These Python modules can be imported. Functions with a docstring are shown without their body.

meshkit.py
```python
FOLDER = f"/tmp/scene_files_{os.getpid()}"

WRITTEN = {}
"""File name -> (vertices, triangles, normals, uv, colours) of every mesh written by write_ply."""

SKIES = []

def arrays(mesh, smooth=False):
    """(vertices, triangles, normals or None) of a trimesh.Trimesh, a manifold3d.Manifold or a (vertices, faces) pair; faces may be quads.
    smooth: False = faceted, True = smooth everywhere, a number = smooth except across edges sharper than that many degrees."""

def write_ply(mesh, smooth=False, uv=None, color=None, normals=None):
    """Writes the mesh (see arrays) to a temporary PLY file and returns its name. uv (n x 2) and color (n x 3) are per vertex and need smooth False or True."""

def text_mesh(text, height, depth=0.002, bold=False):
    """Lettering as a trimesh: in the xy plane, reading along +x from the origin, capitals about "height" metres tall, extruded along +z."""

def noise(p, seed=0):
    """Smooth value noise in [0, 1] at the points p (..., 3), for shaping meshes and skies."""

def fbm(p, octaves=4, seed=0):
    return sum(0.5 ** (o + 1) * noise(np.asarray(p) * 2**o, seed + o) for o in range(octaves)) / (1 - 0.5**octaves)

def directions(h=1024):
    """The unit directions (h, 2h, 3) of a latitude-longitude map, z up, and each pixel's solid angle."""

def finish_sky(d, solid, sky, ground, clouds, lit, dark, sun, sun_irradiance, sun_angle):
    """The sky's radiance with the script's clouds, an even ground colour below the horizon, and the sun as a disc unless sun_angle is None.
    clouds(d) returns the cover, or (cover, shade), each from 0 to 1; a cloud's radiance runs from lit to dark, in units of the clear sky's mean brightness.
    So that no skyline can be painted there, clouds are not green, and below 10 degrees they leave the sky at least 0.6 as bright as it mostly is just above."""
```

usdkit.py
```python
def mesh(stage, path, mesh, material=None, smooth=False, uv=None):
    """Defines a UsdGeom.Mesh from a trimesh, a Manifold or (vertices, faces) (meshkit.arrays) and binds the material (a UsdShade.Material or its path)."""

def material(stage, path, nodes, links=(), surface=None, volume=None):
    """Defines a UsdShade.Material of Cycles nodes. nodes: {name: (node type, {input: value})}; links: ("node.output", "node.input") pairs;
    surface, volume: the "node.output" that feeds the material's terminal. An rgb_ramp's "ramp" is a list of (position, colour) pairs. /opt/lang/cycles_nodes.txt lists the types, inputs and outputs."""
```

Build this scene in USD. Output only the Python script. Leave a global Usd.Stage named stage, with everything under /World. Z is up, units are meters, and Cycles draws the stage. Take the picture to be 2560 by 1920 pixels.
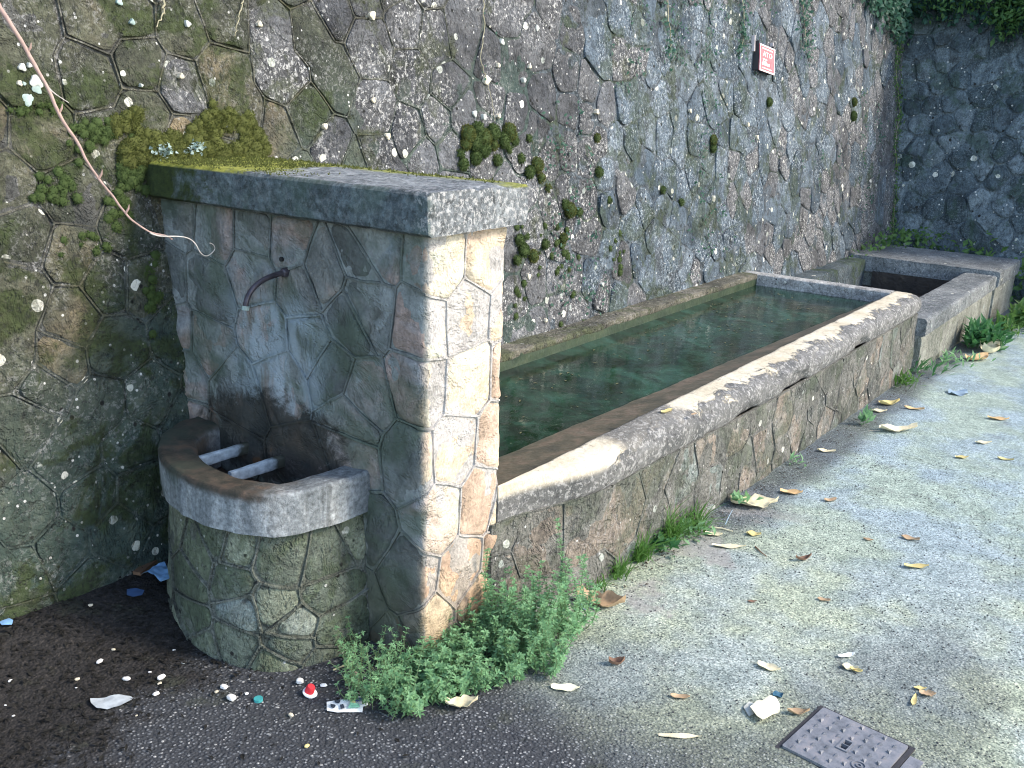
import math, random
import numpy as np
import trimesh, usdkit, meshkit
from meshkit import fbm, noise
from pxr import Usd, UsdGeom, UsdLux, UsdShade, Gf, Sdf
from scipy.spatial import Voronoi, Delaunay, cKDTree
from shapely.geometry import Polygon, box as sbox, Point, LineString
from shapely import contains_xy

RNG = np.random.default_rng(7)
random.seed(7)
stage = Usd.Stage.CreateInMemory()
UsdGeom.SetStageUpAxis(stage, 'Z')
UsdGeom.SetStageMetersPerUnit(stage, 1.0)
UsdGeom.Xform.Define(stage, '/World')
stage.SetDefaultPrim(stage.GetPrimAtPath('/World'))
UsdGeom.Scope.Define(stage, '/World/Looks')

# ------------------------------------------------------------------ camera
EYE = np.array([-1.983, -2.665, 1.65])
YAW, PITCH, ROLL, FPX = math.radians(54.838), math.radians(-16.54), math.radians(2.116), 2480.0
fwd = np.array([math.cos(PITCH) * math.sin(YAW), math.cos(PITCH) * math.cos(YAW), math.sin(PITCH)])
_r = np.array([math.cos(YAW), -math.sin(YAW), 0.0])
_u = np.cross(_r, fwd)
right = math.cos(ROLL) * _r + math.sin(ROLL) * _u
up = -math.sin(ROLL) * _r + math.cos(ROLL) * _u
cam = UsdGeom.Camera.Define(stage, '/World/camera')
cam.CreateHorizontalApertureAttr(36.0)
cam.CreateFocalLengthAttr(36.0 * FPX / 2560)
cam.CreateClippingRangeAttr((0.05, 500.0))
cam.AddTransformOp().Set(Gf.Matrix4d(*right, 0, *up, 0, *(-fwd), 0, *EYE, 1))
cam.CreateExposureAttr(1.85)

# ------------------------------------------------------------------ sky and sun
SUN = np.array([0.34, -0.72, 0.60]); SUN /= np.linalg.norm(SUN)
ELEV, ROT = math.asin(SUN[2]), math.atan2(SUN[0], SUN[1])
dome = UsdLux.DomeLight.Define(stage, '/World/sky')
skym = usdkit.material(stage, '/World/Looks/sky', {
    's': ('sky_texture', {'sky_type': 'single_scattering', 'sun_disc': False, 'sun_elevation': ELEV, 'sun_rotation': ROT}),
    'b': ('background_shader', {'strength': 0.135})}, [('s.color', 'b.color')], surface='b.background')
UsdShade.MaterialBindingAPI.Apply(dome.GetPrim()).Bind(skym)
sun = UsdLux.DistantLight.Define(stage, '/World/sun')
sun.CreateNormalizeAttr(True)
sun.CreateIntensityAttr(0.37)
sun.CreateAngleAttr(12.0)
sun.CreateColorAttr(Gf.Vec3f(1.0, 0.9, 0.76))
_x = np.cross([0, 0, 1.0], SUN); _x /= np.linalg.norm(_x); _y = np.cross(SUN, _x)
sun.AddTransformOp().Set(Gf.Matrix4d(*_x, 0, *_y, 0, *SUN, 0, 0, 0, 10, 1))

# ------------------------------------------------------------------ helpers
used = {}
def path_of(name, parent='/World'):
    k = (str(parent), name)
    n = used.get(k, 0); used[k] = n + 1
    return f'{parent}/{name}' + (f'_{n:03d}' if n else '')
def pp(parent):
    return '/World' if parent is None else (parent if isinstance(parent, str) else str(parent.GetPath()))
def obj(name, mesh, mat, parent=None, smooth=False):
    m = usdkit.mesh(stage, path_of(name, pp(parent)), mesh, MAT[mat] if isinstance(mat, str) else mat, smooth=smooth)
    return m.GetPrim()
def tag(p, label=None, cat=None, group=None, kind=None):
    for k, v in (('label', label), ('category', cat), ('group', group), ('kind', kind)):
        if v: p.SetCustomDataByKey(k, v)
    return p
def thing(name, label=None, cat=None, loc=(0, 0, 0), group=None, kind=None):
    x = UsdGeom.Xform.Define(stage, path_of(name))
    if any(loc): x.AddTranslateOp().Set(Gf.Vec3d(*map(float, loc)))
    return tag(x.GetPrim(), label, cat, group, kind)
def cat(ms):
    ms = [m for m in ms if m is not None]
    V, F, n = [], [], 0
    for m in ms:
        v, f = (m.vertices, m.faces) if hasattr(m, 'vertices') else m
        V.append(np.asarray(v)); F.append(np.asarray(f) + n); n += len(v)
    return trimesh.Trimesh(np.vstack(V), np.vstack(F), process=False)
def ray(u, v):
    return fwd + right * (u - 1280) / FPX - up * (v - 960) / FPX
BT = 0.12                                     # the retaining wall leans back
GS = -0.015                                   # the road falls gently to the right
def at(u, v, axis=2, val=None):
    """The point of the scene where a measured pixel of the photograph meets the ground (or a plane)."""
    d = ray(u, v)
    if val is None:
        t = (GS * EYE[0] - EYE[2]) / (d[2] - GS * d[0])
    else:
        t = (val - EYE[axis]) / d[axis]
    return EYE + t * d
def at_wall(u, v, off=0.0):
    d = ray(u, v)
    t = (BT * EYE[2] - EYE[1] - off) / (d[1] - BT * d[2])
    return EYE + t * d
def proj(P):
    d = np.atleast_2d(P) - EYE
    z = d @ fwd
    return np.stack([1280 + FPX * (d @ right) / z, 960 - FPX * (d @ up) / z], 1), z
def gz(x): return GS * np.asarray(x)
def sstep(x, a, b):
    t = np.clip((np.asarray(x) - a) / (b - a), 0, 1); return t * t * (3 - 2 * t)

# ------------------------------------------------------------------ materials
MAT = {}
class G:
    """A small graph writer for Cycles materials."""
    def __init__(s): s.n, s.l = {}, []
    def add(s, kind, out, **kw):
        name = f'n{len(s.n)}'; vals = {}
        for k, v in kw.items():
            if isinstance(v, str) and v[:1] == 'n' and '.' in v: s.l.append((v, f'{name}.{k}'))
            else: vals[k] = v
        s.n[name] = (kind, vals)
        return f'{name}.{out}'
    def pos(s): return s.add('geometry', 'position')
    def rnd(s): return s.add('object_info', 'random')
    def isl(s): return s.add('geometry', 'random_per_island')
    def xyz(s, v):
        n = s.add('separate_xyz', 'x', vector=v).split('.')[0]; return n + '.x', n + '.y', n + '.z'
    def noise(s, v, scale, detail=4, rough=0.55, dist=0.0): return s.add('noise_texture', 'fac', vector=v, scale=scale, detail=detail, roughness=rough, distortion=dist)
    def vor(s, v, scale, out='distance', feature='f1', rand=1.0): return s.add('voronoi_texture', out, vector=v, scale=scale, feature=feature, randomness=rand)
    def m(s, op, a, b=0.5, clamp=False): return s.add('math', 'value', math_type=op, value1=a, value2=b, use_clamp=clamp)
    def step(s, v, a, b, ta=0.0, tb=1.0): return s.add('map_range', 'result', range_type='smoothstep', value=v, from_min=a, from_max=b, to_min=ta, to_max=tb, clamp=True)
    def ramp(s, f, st): return s.add('rgb_ramp', 'color', fac=f, ramp=st)
    def mix(s, f, a, b, mode='mix'): return s.add('mix_color', 'result', blend_type=mode, fac=f, a=a, b=b)
    def mul(s, c, f): return s.add('mix_color', 'result', blend_type='multiply', fac=1.0, a=c, b=f)
    def scale(s, v, sc): return s.add('mapping', 'vector', vector=v, scale=sc)
    def bump(s, h, strength=1.0, dist=0.01, normal=None):
        kw = dict(height=h, strength=strength, distance=dist)
        if normal: kw['normal'] = normal
        return s.add('bump', 'normal', **kw)
    def prin(s, color, rough=0.9, normal=None, **kw):
        if normal: kw['normal'] = normal
        return s.add('principled_bsdf', 'BSDF', base_color=color, roughness=rough, **kw)
    def done(s, name, surf):
        MAT[name] = usdkit.material(stage, f'/World/Looks/{name}', s.n, s.l, surface=surf); return MAT[name]

def stone_look(name, palette, tone=(0.55, 1.35), lichen=0.5, lichen_scale=16.0, crust=0.5, crust_col=(0.42, 0.41, 0.39), moss=None, stain=0.35, bump=1.0, streak=0.0, patch=None, rndw=0.45, lich_col=(0.62, 0.60, 0.50), damp=0):
    g = G(); p = g.pos(); X, Y, Z = g.xyz(p)
    big = g.noise(p, 2.3, 5, 0.6, 0.6)
    f = g.m('add', g.m('multiply', big, 1.0 - rndw), g.m('multiply', g.rnd(), rndw), True)
    f = g.step(f, 0.18, 0.78)
    c = g.ramp(f, palette)
    mid = g.noise(p, 17.0, 5, 0.70, 0.3)
    fine = g.noise(p, 80.0, 4, 0.72)
    c = g.mul(c, g.ramp(mid, [(0.25, (tone[0],) * 3), (0.5, (1, 1, 1)), (0.75, (tone[1],) * 3)]))
    c = g.mul(c, g.ramp(fine, [(0.3, (0.6,) * 3), (0.5, (1, 1, 1)), (0.7, (1.4,) * 3)]))
    if patch:                                       # odd stones of another tint
        c = g.mix(g.m('multiply', g.step(g.noise(p, 1.1, 3), 0.5, 0.66), patch[1]), c, patch[0])
    if stain:                                       # dark damp growth
        v = g.scale(p, (1.0, 1.0, 0.35)) if streak else p
        s_ = g.step(g.noise(v, 5.5, 5, 0.68, 0.8), 0.52, 0.70)
        c = g.mix(g.m('multiply', s_, stain), c, (0.022, 0.022, 0.020))
    if damp:                                        # blue green algae where the wall stays wet, near the ground
        dn = g.m('subtract', g.m('add', Z, g.m('multiply', g.noise(p, 2.2, 4, 0.6, 0.4), 0.9)), g.m('multiply', X, 0.5))
        c = g.mix(g.m('multiply', g.step(dn, 1.05, 1.85, 1.0, 0.0), 0.72), c, g.ramp(g.noise(p, 13, 4, 0.7), [(0.3, (0.016, 0.032, 0.029)), (0.5, (0.042, 0.072, 0.062)), (0.62, (0.075, 0.105, 0.085)), (0.78, (0.12, 0.135, 0.095))]))
    if crust:                                       # pale mottled crust lichen
        area = g.step(g.noise(p, 3.1, 3, 0.5), 0.36, 0.58)
        grain = g.step(g.noise(p, 62.0, 4, 0.78, 0.5), 0.52, 0.60)
        c = g.mix(g.m('multiply', g.m('multiply', area, grain), crust), c, crust_col)
    if lichen:                                      # round pale lichen rosettes
        d = g.vor(p, lichen_scale); cell = g.vor(p, lichen_scale, 'color')
        cx, cy, cz = g.xyz(cell)
        r = g.step(cx, 1.0 - 0.36 * lichen, 1.0, 0.0, 0.30)
        wob = g.m('multiply', g.m('subtract', g.noise(p, 60.0, 3), 0.5), 0.12)
        inside = g.m('subtract', g.m('add', r, wob), d)
        k = g.m('multiply', g.step(inside, 0.0, 0.03), g.step(r, 0.03, 0.08))
        c = g.mix(k, c, g.ramp(cy, [(0, (0.30, 0.33, 0.30)), (0.5, lich_col), (1, (0.72, 0.70, 0.62))]))
        d2 = g.vor(p, lichen_scale * 2.9); c2 = g.xyz(g.vor(p, lichen_scale * 2.9, 'color'))[0]
        k2 = g.m('multiply', g.step(d2, 0.16, 0.24, 1.0, 0.0), g.step(c2, 1.0 - 0.26 * lichen, 1.0 - 0.26 * lichen + 0.05))
        c = g.mix(k2, c, (0.55, 0.54, 0.50))
        d3 = g.vor(p, lichen_scale * 1.7); c3 = g.xyz(g.vor(p, lichen_scale * 1.7, 'color'))[1]
        k3 = g.m('multiply', g.step(d3, 0.14, 0.26, 1.0, 0.0), g.step(c3, 0.86, 0.92))
        c = g.mix(k3, c, (0.016, 0.016, 0.014))
    if moss:                                        # (amount, colour, low x, high x, low z, high z)
        amt, mc, xa, xb, za, zb = moss
        reg = g.m('multiply', g.step(X, xa, xb, 1.0, 0.0), g.step(Z, za, zb, 1.0, 0.0)) if zb > za else g.step(X, xa, xb, 1.0, 0.0)
        mn = g.m('add', g.noise(p, 4.2, 5, 0.68, 0.5), g.m('multiply', reg, 0.14))
        k = g.m('multiply', g.step(mn, 0.60, 0.70), amt)
        mcol = g.ramp(g.noise(p, 38, 4), [(0.3, tuple(x * 0.5 for x in mc)), (0.7, tuple(x * 1.5 for x in mc))])
        c = g.mix(k, c, mcol)
    c = g.mix(g.m('multiply', g.step(g.noise(p, 44.0, 4, 0.75, 0.6), 0.56, 0.63), 0.6), c, (0.018, 0.019, 0.018))
    h = g.m('add', g.m('multiply', mid, 1.0), g.m('multiply', fine, 0.5))
    cr = g.m('multiply', g.step(g.noise(g.scale(p, (1, 1, 0.7)), 8.0, 5, 0.78, 0.5), 0.45, 0.54), 0.4)
    h = g.m('add', h, cr)
    nrm = g.bump(h, 1.0 * bump, 0.018)
    nrm = g.bump(g.noise(p, 190.0, 2, 0.7), 0.6 * bump, 0.004, nrm)
    g.done(name, g.prin(c, 0.92, nrm, specular_ior_level=0.25))

GREY = [(0, (0.040, 0.042, 0.046)), (0.35, (0.066, 0.068, 0.072)), (0.6, (0.092, 0.092, 0.093)), (1, (0.125, 0.13, 0.138))]
OLIVE = [(0, (0.026, 0.032, 0.027)), (0.35, (0.054, 0.058, 0.040)), (0.62, (0.084, 0.084, 0.056)), (0.82, (0.115, 0.100, 0.066)), (1, (0.19, 0.145, 0.085))]
SHADE_BLUE = [(0, (0.034, 0.048, 0.062)), (0.4, (0.066, 0.088, 0.108)), (0.7, (0.098, 0.124, 0.148)), (1, (0.14, 0.165, 0.185))]  # bluish cast of open shade mixed into the far stone colour
stone_look('wall_stone_near', OLIVE, tone=(0.45, 1.55), lichen=0.6, lichen_scale=15, crust=0.3, rndw=0.25, damp=1,  moss=(0.8, (0.030, 0.042, 0.012), 0.1, 1.2, -5, -6), stain=0.55)
stone_look('wall_stone_mid', GREY, tone=(0.45, 1.5), lichen=0.9, lichen_scale=15, crust=0.95, stain=0.7, rndw=0.22,  moss=(0.5, (0.05, 0.06, 0.02), 0, 3, -5, -6))
stone_look('wall_stone_far', SHADE_BLUE, tone=(0.45, 1.5), lichen=0.8, lichen_scale=13, crust=0.9, stain=0.7, streak=1, rndw=0.3, crust_col=(0.37, 0.41, 0.43),  moss=(0.55, (0.04, 0.055, 0.025), 0, 20, -5, -6))
stone_look('side_wall_stone', [(0, (0.035, 0.050, 0.056)), (0.5, (0.075, 0.098, 0.112)), (1, (0.14, 0.17, 0.185))], lichen=0.7, lichen_scale=9, crust=0.45, stain=0.7, tone=(0.4, 1.6), crust_col=(0.24, 0.28, 0.29), moss=(0.5, (0.03, 0.055, 0.03), 0, 20, -5, -6))  # blue of this wall's shade put into the stone colour
stone_look('wall_mortar', [(0, (0.022, 0.023, 0.020)), (0.5, (0.048, 0.048, 0.042)), (1, (0.09, 0.09, 0.082))], lichen=0.5, lichen_scale=20, crust=0.5, damp=1, stain=0.7, moss=(0.85, (0.028, 0.034, 0.012), -0.2, 2.5, -5, -6))
stone_look('wall_mortar_far', [(0, (0.03, 0.038, 0.045)), (0.5, (0.065, 0.078, 0.088)), (1, (0.11, 0.125, 0.14))], tone=(0.45, 1.5), lichen=0.5, lichen_scale=14, crust=0.7, stain=0.6, streak=1, rndw=0.0, crust_col=(0.33, 0.36, 0.38), moss=(0.6, (0.04, 0.055, 0.02), 0, 20, -5, -6))
stone_look('wall_ribbon', damp=1, palette=[(0, (0.03, 0.03, 0.022)), (0.5, (0.07, 0.068, 0.048)), (1, (0.12, 0.115, 0.09))], lichen=0.4, crust=0.4, stain=0.55, moss=(0.6, (0.045, 0.045, 0.015), -0.2, 2.5, -5, -6))

def pillar_look(name, mortar=False):
    """Cream limestone, a sunlit tone painted on the road side, shade and splash dirt on the side face, dimmer towards the foot."""
    g = G(); p = g.pos(); X, Y, Z = g.xyz(p)
    f = g.m('add', g.m('multiply', g.noise(p, 3.2, 5, 0.6, 0.6), 0.6), g.m('multiply', g.rnd(), 0.4), True)
    f = g.step(f, 0.2, 0.8)
    sunlit_tone = g.ramp(f, [(0, (0.37, 0.27, 0.19)), (0.22, (0.51, 0.38, 0.29)), (0.45, (0.56, 0.46, 0.33)), (0.7, (0.58, 0.51, 0.39)), (0.85, (0.48, 0.47, 0.37)), (1, (0.53, 0.41, 0.33))])
    if mortar: sunlit_tone = (0.40, 0.375, 0.345)
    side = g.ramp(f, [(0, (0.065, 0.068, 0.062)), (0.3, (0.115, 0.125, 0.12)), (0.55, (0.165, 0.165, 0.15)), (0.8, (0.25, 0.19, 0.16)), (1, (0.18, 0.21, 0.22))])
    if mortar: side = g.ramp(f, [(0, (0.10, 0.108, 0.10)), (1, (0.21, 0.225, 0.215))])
    shade_face = g.step(g.m('add', X, g.m('multiply', g.m('subtract', g.noise(p, 8, 4), 0.5), 0.02)), 0.012, 0.026, 1.0, 0.0)  # side face mask: its shade is painted with the darker palette
    shade_face = g.m('multiply', shade_face, g.step(Y, -0.988, -0.962))
    c = g.mix(shade_face, sunlit_tone, side)
    mid = g.noise(p, 16, 8, 0.66, 0.3); fine = g.noise(p, 80, 6, 0.7)
    c = g.mul(c, g.ramp(mid, [(0.25, (0.62,) * 3), (0.5, (1, 1, 1)), (0.75, (1.25,) * 3)]))
    c = g.mul(c, g.ramp(fine, [(0.3, (0.72,) * 3), (0.5, (1, 1, 1)), (0.7, (1.22,) * 3)]))
    # green algae low on the shaded side, grey lime runs under the spout, damp dark patch behind the basin
    alg = g.m('multiply', shade_face, g.step(g.noise(p, 4.5, 5, 0.6, 0.5), 0.45, 0.62))
    c = g.mix(g.m('multiply', alg, 0.6), c, (0.06, 0.085, 0.055))
    ys = g.m('add', Y, 0.38)
    run = g.m('multiply', g.m('multiply', g.step(g.m('absolute', ys), 0.08, 0.30, 1.0, 0.0), g.step(Z, 0.98, 1.06, 1.0, 0.0)), g.step(Z, 0.50, 0.72))
    run = g.m('multiply', g.m('multiply', run, shade_face), g.step(g.noise(g.scale(p, (1, 1, 0.3)), 14, 6, 0.6), 0.36, 0.56))
    c = g.mix(g.m('multiply', run, 0.75), c, (0.27, 0.32, 0.345))
    dd = g.m('add', g.m('power', g.m('divide', g.m('add', Y, 0.35), 0.34), 2.0), g.m('power', g.m('divide', g.m('subtract', Z, 0.56), 0.155), 2.0))
    damp = g.m('multiply', shade_face, g.step(g.m('add', dd, g.m('multiply', g.m('subtract', g.noise(p, 14, 6, 0.75, 0.6), 0.5), 3.0)), 0.55, 1.35, 1.0, 0.0))
    c = g.mix(g.m('multiply', damp, 0.92), c, g.ramp(g.noise(p, 9, 4), [(0.35, (0.010, 0.011, 0.010)), (0.52, (0.026, 0.024, 0.019)), (0.63, (0.046, 0.036, 0.027)), (0.72, (0.11, 0.050, 0.018))]))
    # random dirt, then ochre with the light fading painted in towards the foot
    gs_ = g.m('multiply', g.step(g.noise(p, 7, 6, 0.7, 0.5), 0.52, 0.66), 0.5)
    c = g.mix(gs_, c, g.mul(c, (0.50, 0.52, 0.46)))
    foot = g.m('multiply', g.step(g.m('add', Z, g.m('multiply', g.noise(p, 7, 4), 0.25)), 0.18, 0.62, 1.0, 0.0), 0.62)
    c = g.mix(foot, c, g.mul(c, (0.62, 0.47, 0.30)))
    blk = g.step(g.noise(p, 9.5, 7, 0.75, 0.6), 0.60, 0.74)
    c = g.mix(g.m('multiply', blk, g.m('add', 0.12, g.m('multiply', shade_face, 0.6))), c, (0.03, 0.03, 0.028))
    h = g.m('add', mid, g.m('multiply', fine, 0.45))
    h = g.m('add', h, g.m('multiply', g.step(g.noise(p, 6.0, 5, 0.75, 0.4), 0.44, 0.54), 0.45))
    nrm = g.bump(h, 0.8, 0.013)
    nrm = g.bump(g.noise(p, 200, 4, 0.7), 0.35, 0.003, nrm)
    g.done(name, g.prin(c, 0.9, nrm, specular_ior_level=0.25))
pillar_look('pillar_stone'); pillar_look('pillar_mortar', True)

stone_look('basin_stone', [(0, (0.09, 0.108, 0.085)), (0.4, (0.165, 0.185, 0.135)), (0.7, (0.235, 0.25, 0.175)), (1, (0.20, 0.235, 0.225))], lichen=0.25, crust=0.1, stain=0.4, streak=1, moss=(0.5, (0.05, 0.07, 0.03), 0, 1, -5, -6))
stone_look('basin_mortar', [(0, (0.06, 0.065, 0.05)), (0.5, (0.11, 0.12, 0.095)), (1, (0.15, 0.16, 0.14))], lichen=0.1, crust=0.2, stain=0.5, rndw=0.0)
stone_look('trough_stone', [(0, (0.065, 0.070, 0.062)), (0.3, (0.12, 0.12, 0.098)), (0.5, (0.185, 0.155, 0.125)), (0.75, (0.225, 0.185, 0.145)), (1, (0.17, 0.195, 0.175))], lichen=0.5, lichen_scale=20, crust=0.35, stain=0.6, streak=1, moss=(0.55, (0.06, 0.075, 0.045), 0, 9, -5, -6))
stone_look('trough_mortar', [(0, (0.065, 0.068, 0.062)), (0.5, (0.125, 0.122, 0.105)), (1, (0.19, 0.18, 0.155))], lichen=0.3, crust=0.3, stain=0.6, streak=1, moss=(0.4, (0.06, 0.075, 0.045), 0, 9, -5, -6), rndw=0.0)
stone_look('old_concrete', [(0, (0.085, 0.095, 0.098)), (0.5, (0.155, 0.165, 0.165)), (1, (0.24, 0.245, 0.235))], lichen=0.5, lichen_scale=24, crust=0.6, stain=0.45, bump=0.8, rndw=0.1)
stone_look('dark_ledge', [(0, (0.03, 0.045, 0.05)), (0.5, (0.06, 0.08, 0.09)), (1, (0.10, 0.12, 0.125))], lichen=0.2, crust=0.2, stain=0.5, rndw=0.0, moss=(0.7, (0.04, 0.06, 0.025), 0, 20, -5, -6))
stone_look('pale_concrete', [(0, (0.17, 0.17, 0.165)), (0.5, (0.30, 0.295, 0.28)), (1, (0.42, 0.41, 0.385))], lichen=0.3, lichen_scale=24, crust=0.5, stain=0.35, bump=0.8, rndw=0.0)
stone_look('end_trough_render', [(0, (0.12, 0.125, 0.105)), (0.5, (0.20, 0.20, 0.165)), (1, (0.28, 0.28, 0.24))], lichen=0.2, crust=0.3, stain=0.35, streak=1, bump=0.7, rndw=0.0, moss=(0.5, (0.09, 0.10, 0.06), 0, 9, -5, -6))

stone_look('ledge_stone', [(0, (0.06, 0.058, 0.045)), (0.5, (0.12, 0.11, 0.08)), (1, (0.20, 0.18, 0.14))], lichen=0.2, crust=0.3, stain=0.5, rndw=0.0, moss=(0.7, (0.06, 0.07, 0.03), 0, 9, -5, -6))
def rim_look():
    """Trough coping: a strip worn smooth and cream along the water, rough grey lichened stone towards the road."""
    g = G(); p = g.pos(); X, Y, Z = g.xyz(p)
    rough = g.ramp(g.noise(p, 7, 6, 0.65, 0.5), [(0.25, (0.055, 0.058, 0.056)), (0.5, (0.115, 0.112, 0.105)), (0.75, (0.19, 0.185, 0.17))])
    sp = g.step(g.noise(p, 55, 5, 0.72, 0.3), 0.51, 0.60)
    rough = g.mix(g.m('multiply', sp, 0.62), rough, (0.40, 0.385, 0.36))
    dk = g.step(g.noise(p, 30, 5, 0.7), 0.56, 0.66)
    rough = g.mix(g.m('multiply', dk, 0.7), rough, (0.035, 0.033, 0.032))
    cream = g.ramp(g.noise(p, 5, 5, 0.6), [(0.3, (0.47, 0.40, 0.28)), (0.6, (0.62, 0.55, 0.42)), (0.8, (0.56, 0.52, 0.43))])
    cream = g.mul(cream, g.ramp(g.noise(p, 60, 5, 0.7), [(0.3, (0.72,) * 3), (0.6, (1.05,) * 3)]))
    n = g.m('multiply', g.m('subtract', g.noise(p, 6.5, 7, 0.72, 0.6), 0.5), 0.34)
    edge = g.step(X, 0.6, 1.05, -1.16, -1.088)                 # how far the worn strip reaches towards the road
    k = g.step(g.m('subtract', g.m('add', Y, n), edge), -0.012, 0.012)
    k = g.m('multiply', k, g.step(Z, 0.40, 0.435))
    bx = g.m('absolute', g.m('subtract', g.m('add', X, g.m('multiply', n, 0.6)), 1.22))
    k = g.m('multiply', k, g.step(bx, 0.22, 0.30, 0.12, 1.0))
    hole = g.step(g.noise(p, 16, 6, 0.7, 0.5), 0.60, 0.68)
    k = g.m('multiply', k, g.m('subtract', 1.0, g.m('multiply', hole, 0.55)))
    c = g.mix(k, rough, cream)
    h = g.m('add', g.m('multiply', g.noise(p, 24, 8, 0.7, 0.4), g.m('subtract', 1.35, k)), g.m('multiply', g.noise(p, 110, 5, 0.7), 0.3))
    g.done('trough_rim', g.prin(c, 0.8, g.bump(h, 0.9, 0.012), specular_ior_level=0.3))
rim_look()

def cap_look():
    g = G(); p = g.pos(); X, Y, Z = g.xyz(p)
    c = g.ramp(g.noise(p, 5, 6, 0.62, 0.4), [(0.25, (0.075, 0.082, 0.085)), (0.5, (0.135, 0.145, 0.148)), (0.75, (0.20, 0.21, 0.205))])
    c = g.mul(c, g.ramp(g.noise(p, 42, 6, 0.72), [(0.3, (0.32,) * 3), (0.5, (1, 1, 1)), (0.68, (1.9,) * 3)]))
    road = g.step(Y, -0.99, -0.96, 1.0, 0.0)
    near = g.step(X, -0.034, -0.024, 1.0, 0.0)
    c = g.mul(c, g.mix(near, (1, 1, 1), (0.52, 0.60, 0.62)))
    sp = g.step(g.noise(p, 60, 5, 0.72, 0.3), 0.50, 0.58)
    c = g.mix(g.m('multiply', sp, g.m('subtract', g.m('add', 0.38, g.m('multiply', road, 0.35)), g.m('multiply', near, 0.28))), c, (0.44, 0.43, 0.41))
    dk = g.step(g.noise(p, 34, 5, 0.72, 0.6), 0.55, 0.63)
    c = g.mix(g.m('multiply', dk, 0.65), c, (0.025, 0.027, 0.027))
    alg = g.step(g.noise(p, 6, 5, 0.6, 0.5), 0.42, 0.66)
    c = g.mix(g.m('multiply', g.m('multiply', alg, 0.5), g.step(X, -0.03, 0.0, 1.0, 0.0)), c, (0.055, 0.085, 0.06))
    # moss: thick near the wall, thinning along the top, running over the near edge
    nn = g.m('multiply', g.m('subtract', g.noise(p, 7, 7, 0.7, 0.6), 0.5), 0.9)
    k = g.step(g.m('add', Y, nn), -0.36, -0.22)
    topf = g.step(Z, 1.378, 1.386)
    k = g.m('multiply', k, g.m('maximum', topf, g.step(g.m('add', Y, nn), -0.16, -0.02)))
    k2 = g.m('multiply', g.m('multiply', topf, g.step(g.m('add', X, g.m('multiply', nn, 0.2)), 0.30, 0.37)), 0.9)
    mc = g.ramp(g.noise(p, 45, 5, 0.7), [(0.3, (0.06, 0.07, 0.014)), (0.5, (0.20, 0.21, 0.035)), (0.7, (0.36, 0.34, 0.07))])
    mdark = g.ramp(g.noise(p, 45, 5, 0.7), [(0.3, (0.010, 0.016, 0.006)), (0.7, (0.04, 0.055, 0.014))])
    c = g.mix(g.m('maximum', k, k2), c, g.mix(topf, mdark, mc))
    h = g.m('add', g.noise(p, 26, 8, 0.72), g.m('multiply', g.noise(p, 120, 5, 0.7), 0.4))
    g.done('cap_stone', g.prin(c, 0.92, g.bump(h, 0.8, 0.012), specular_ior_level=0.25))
cap_look()

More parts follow.
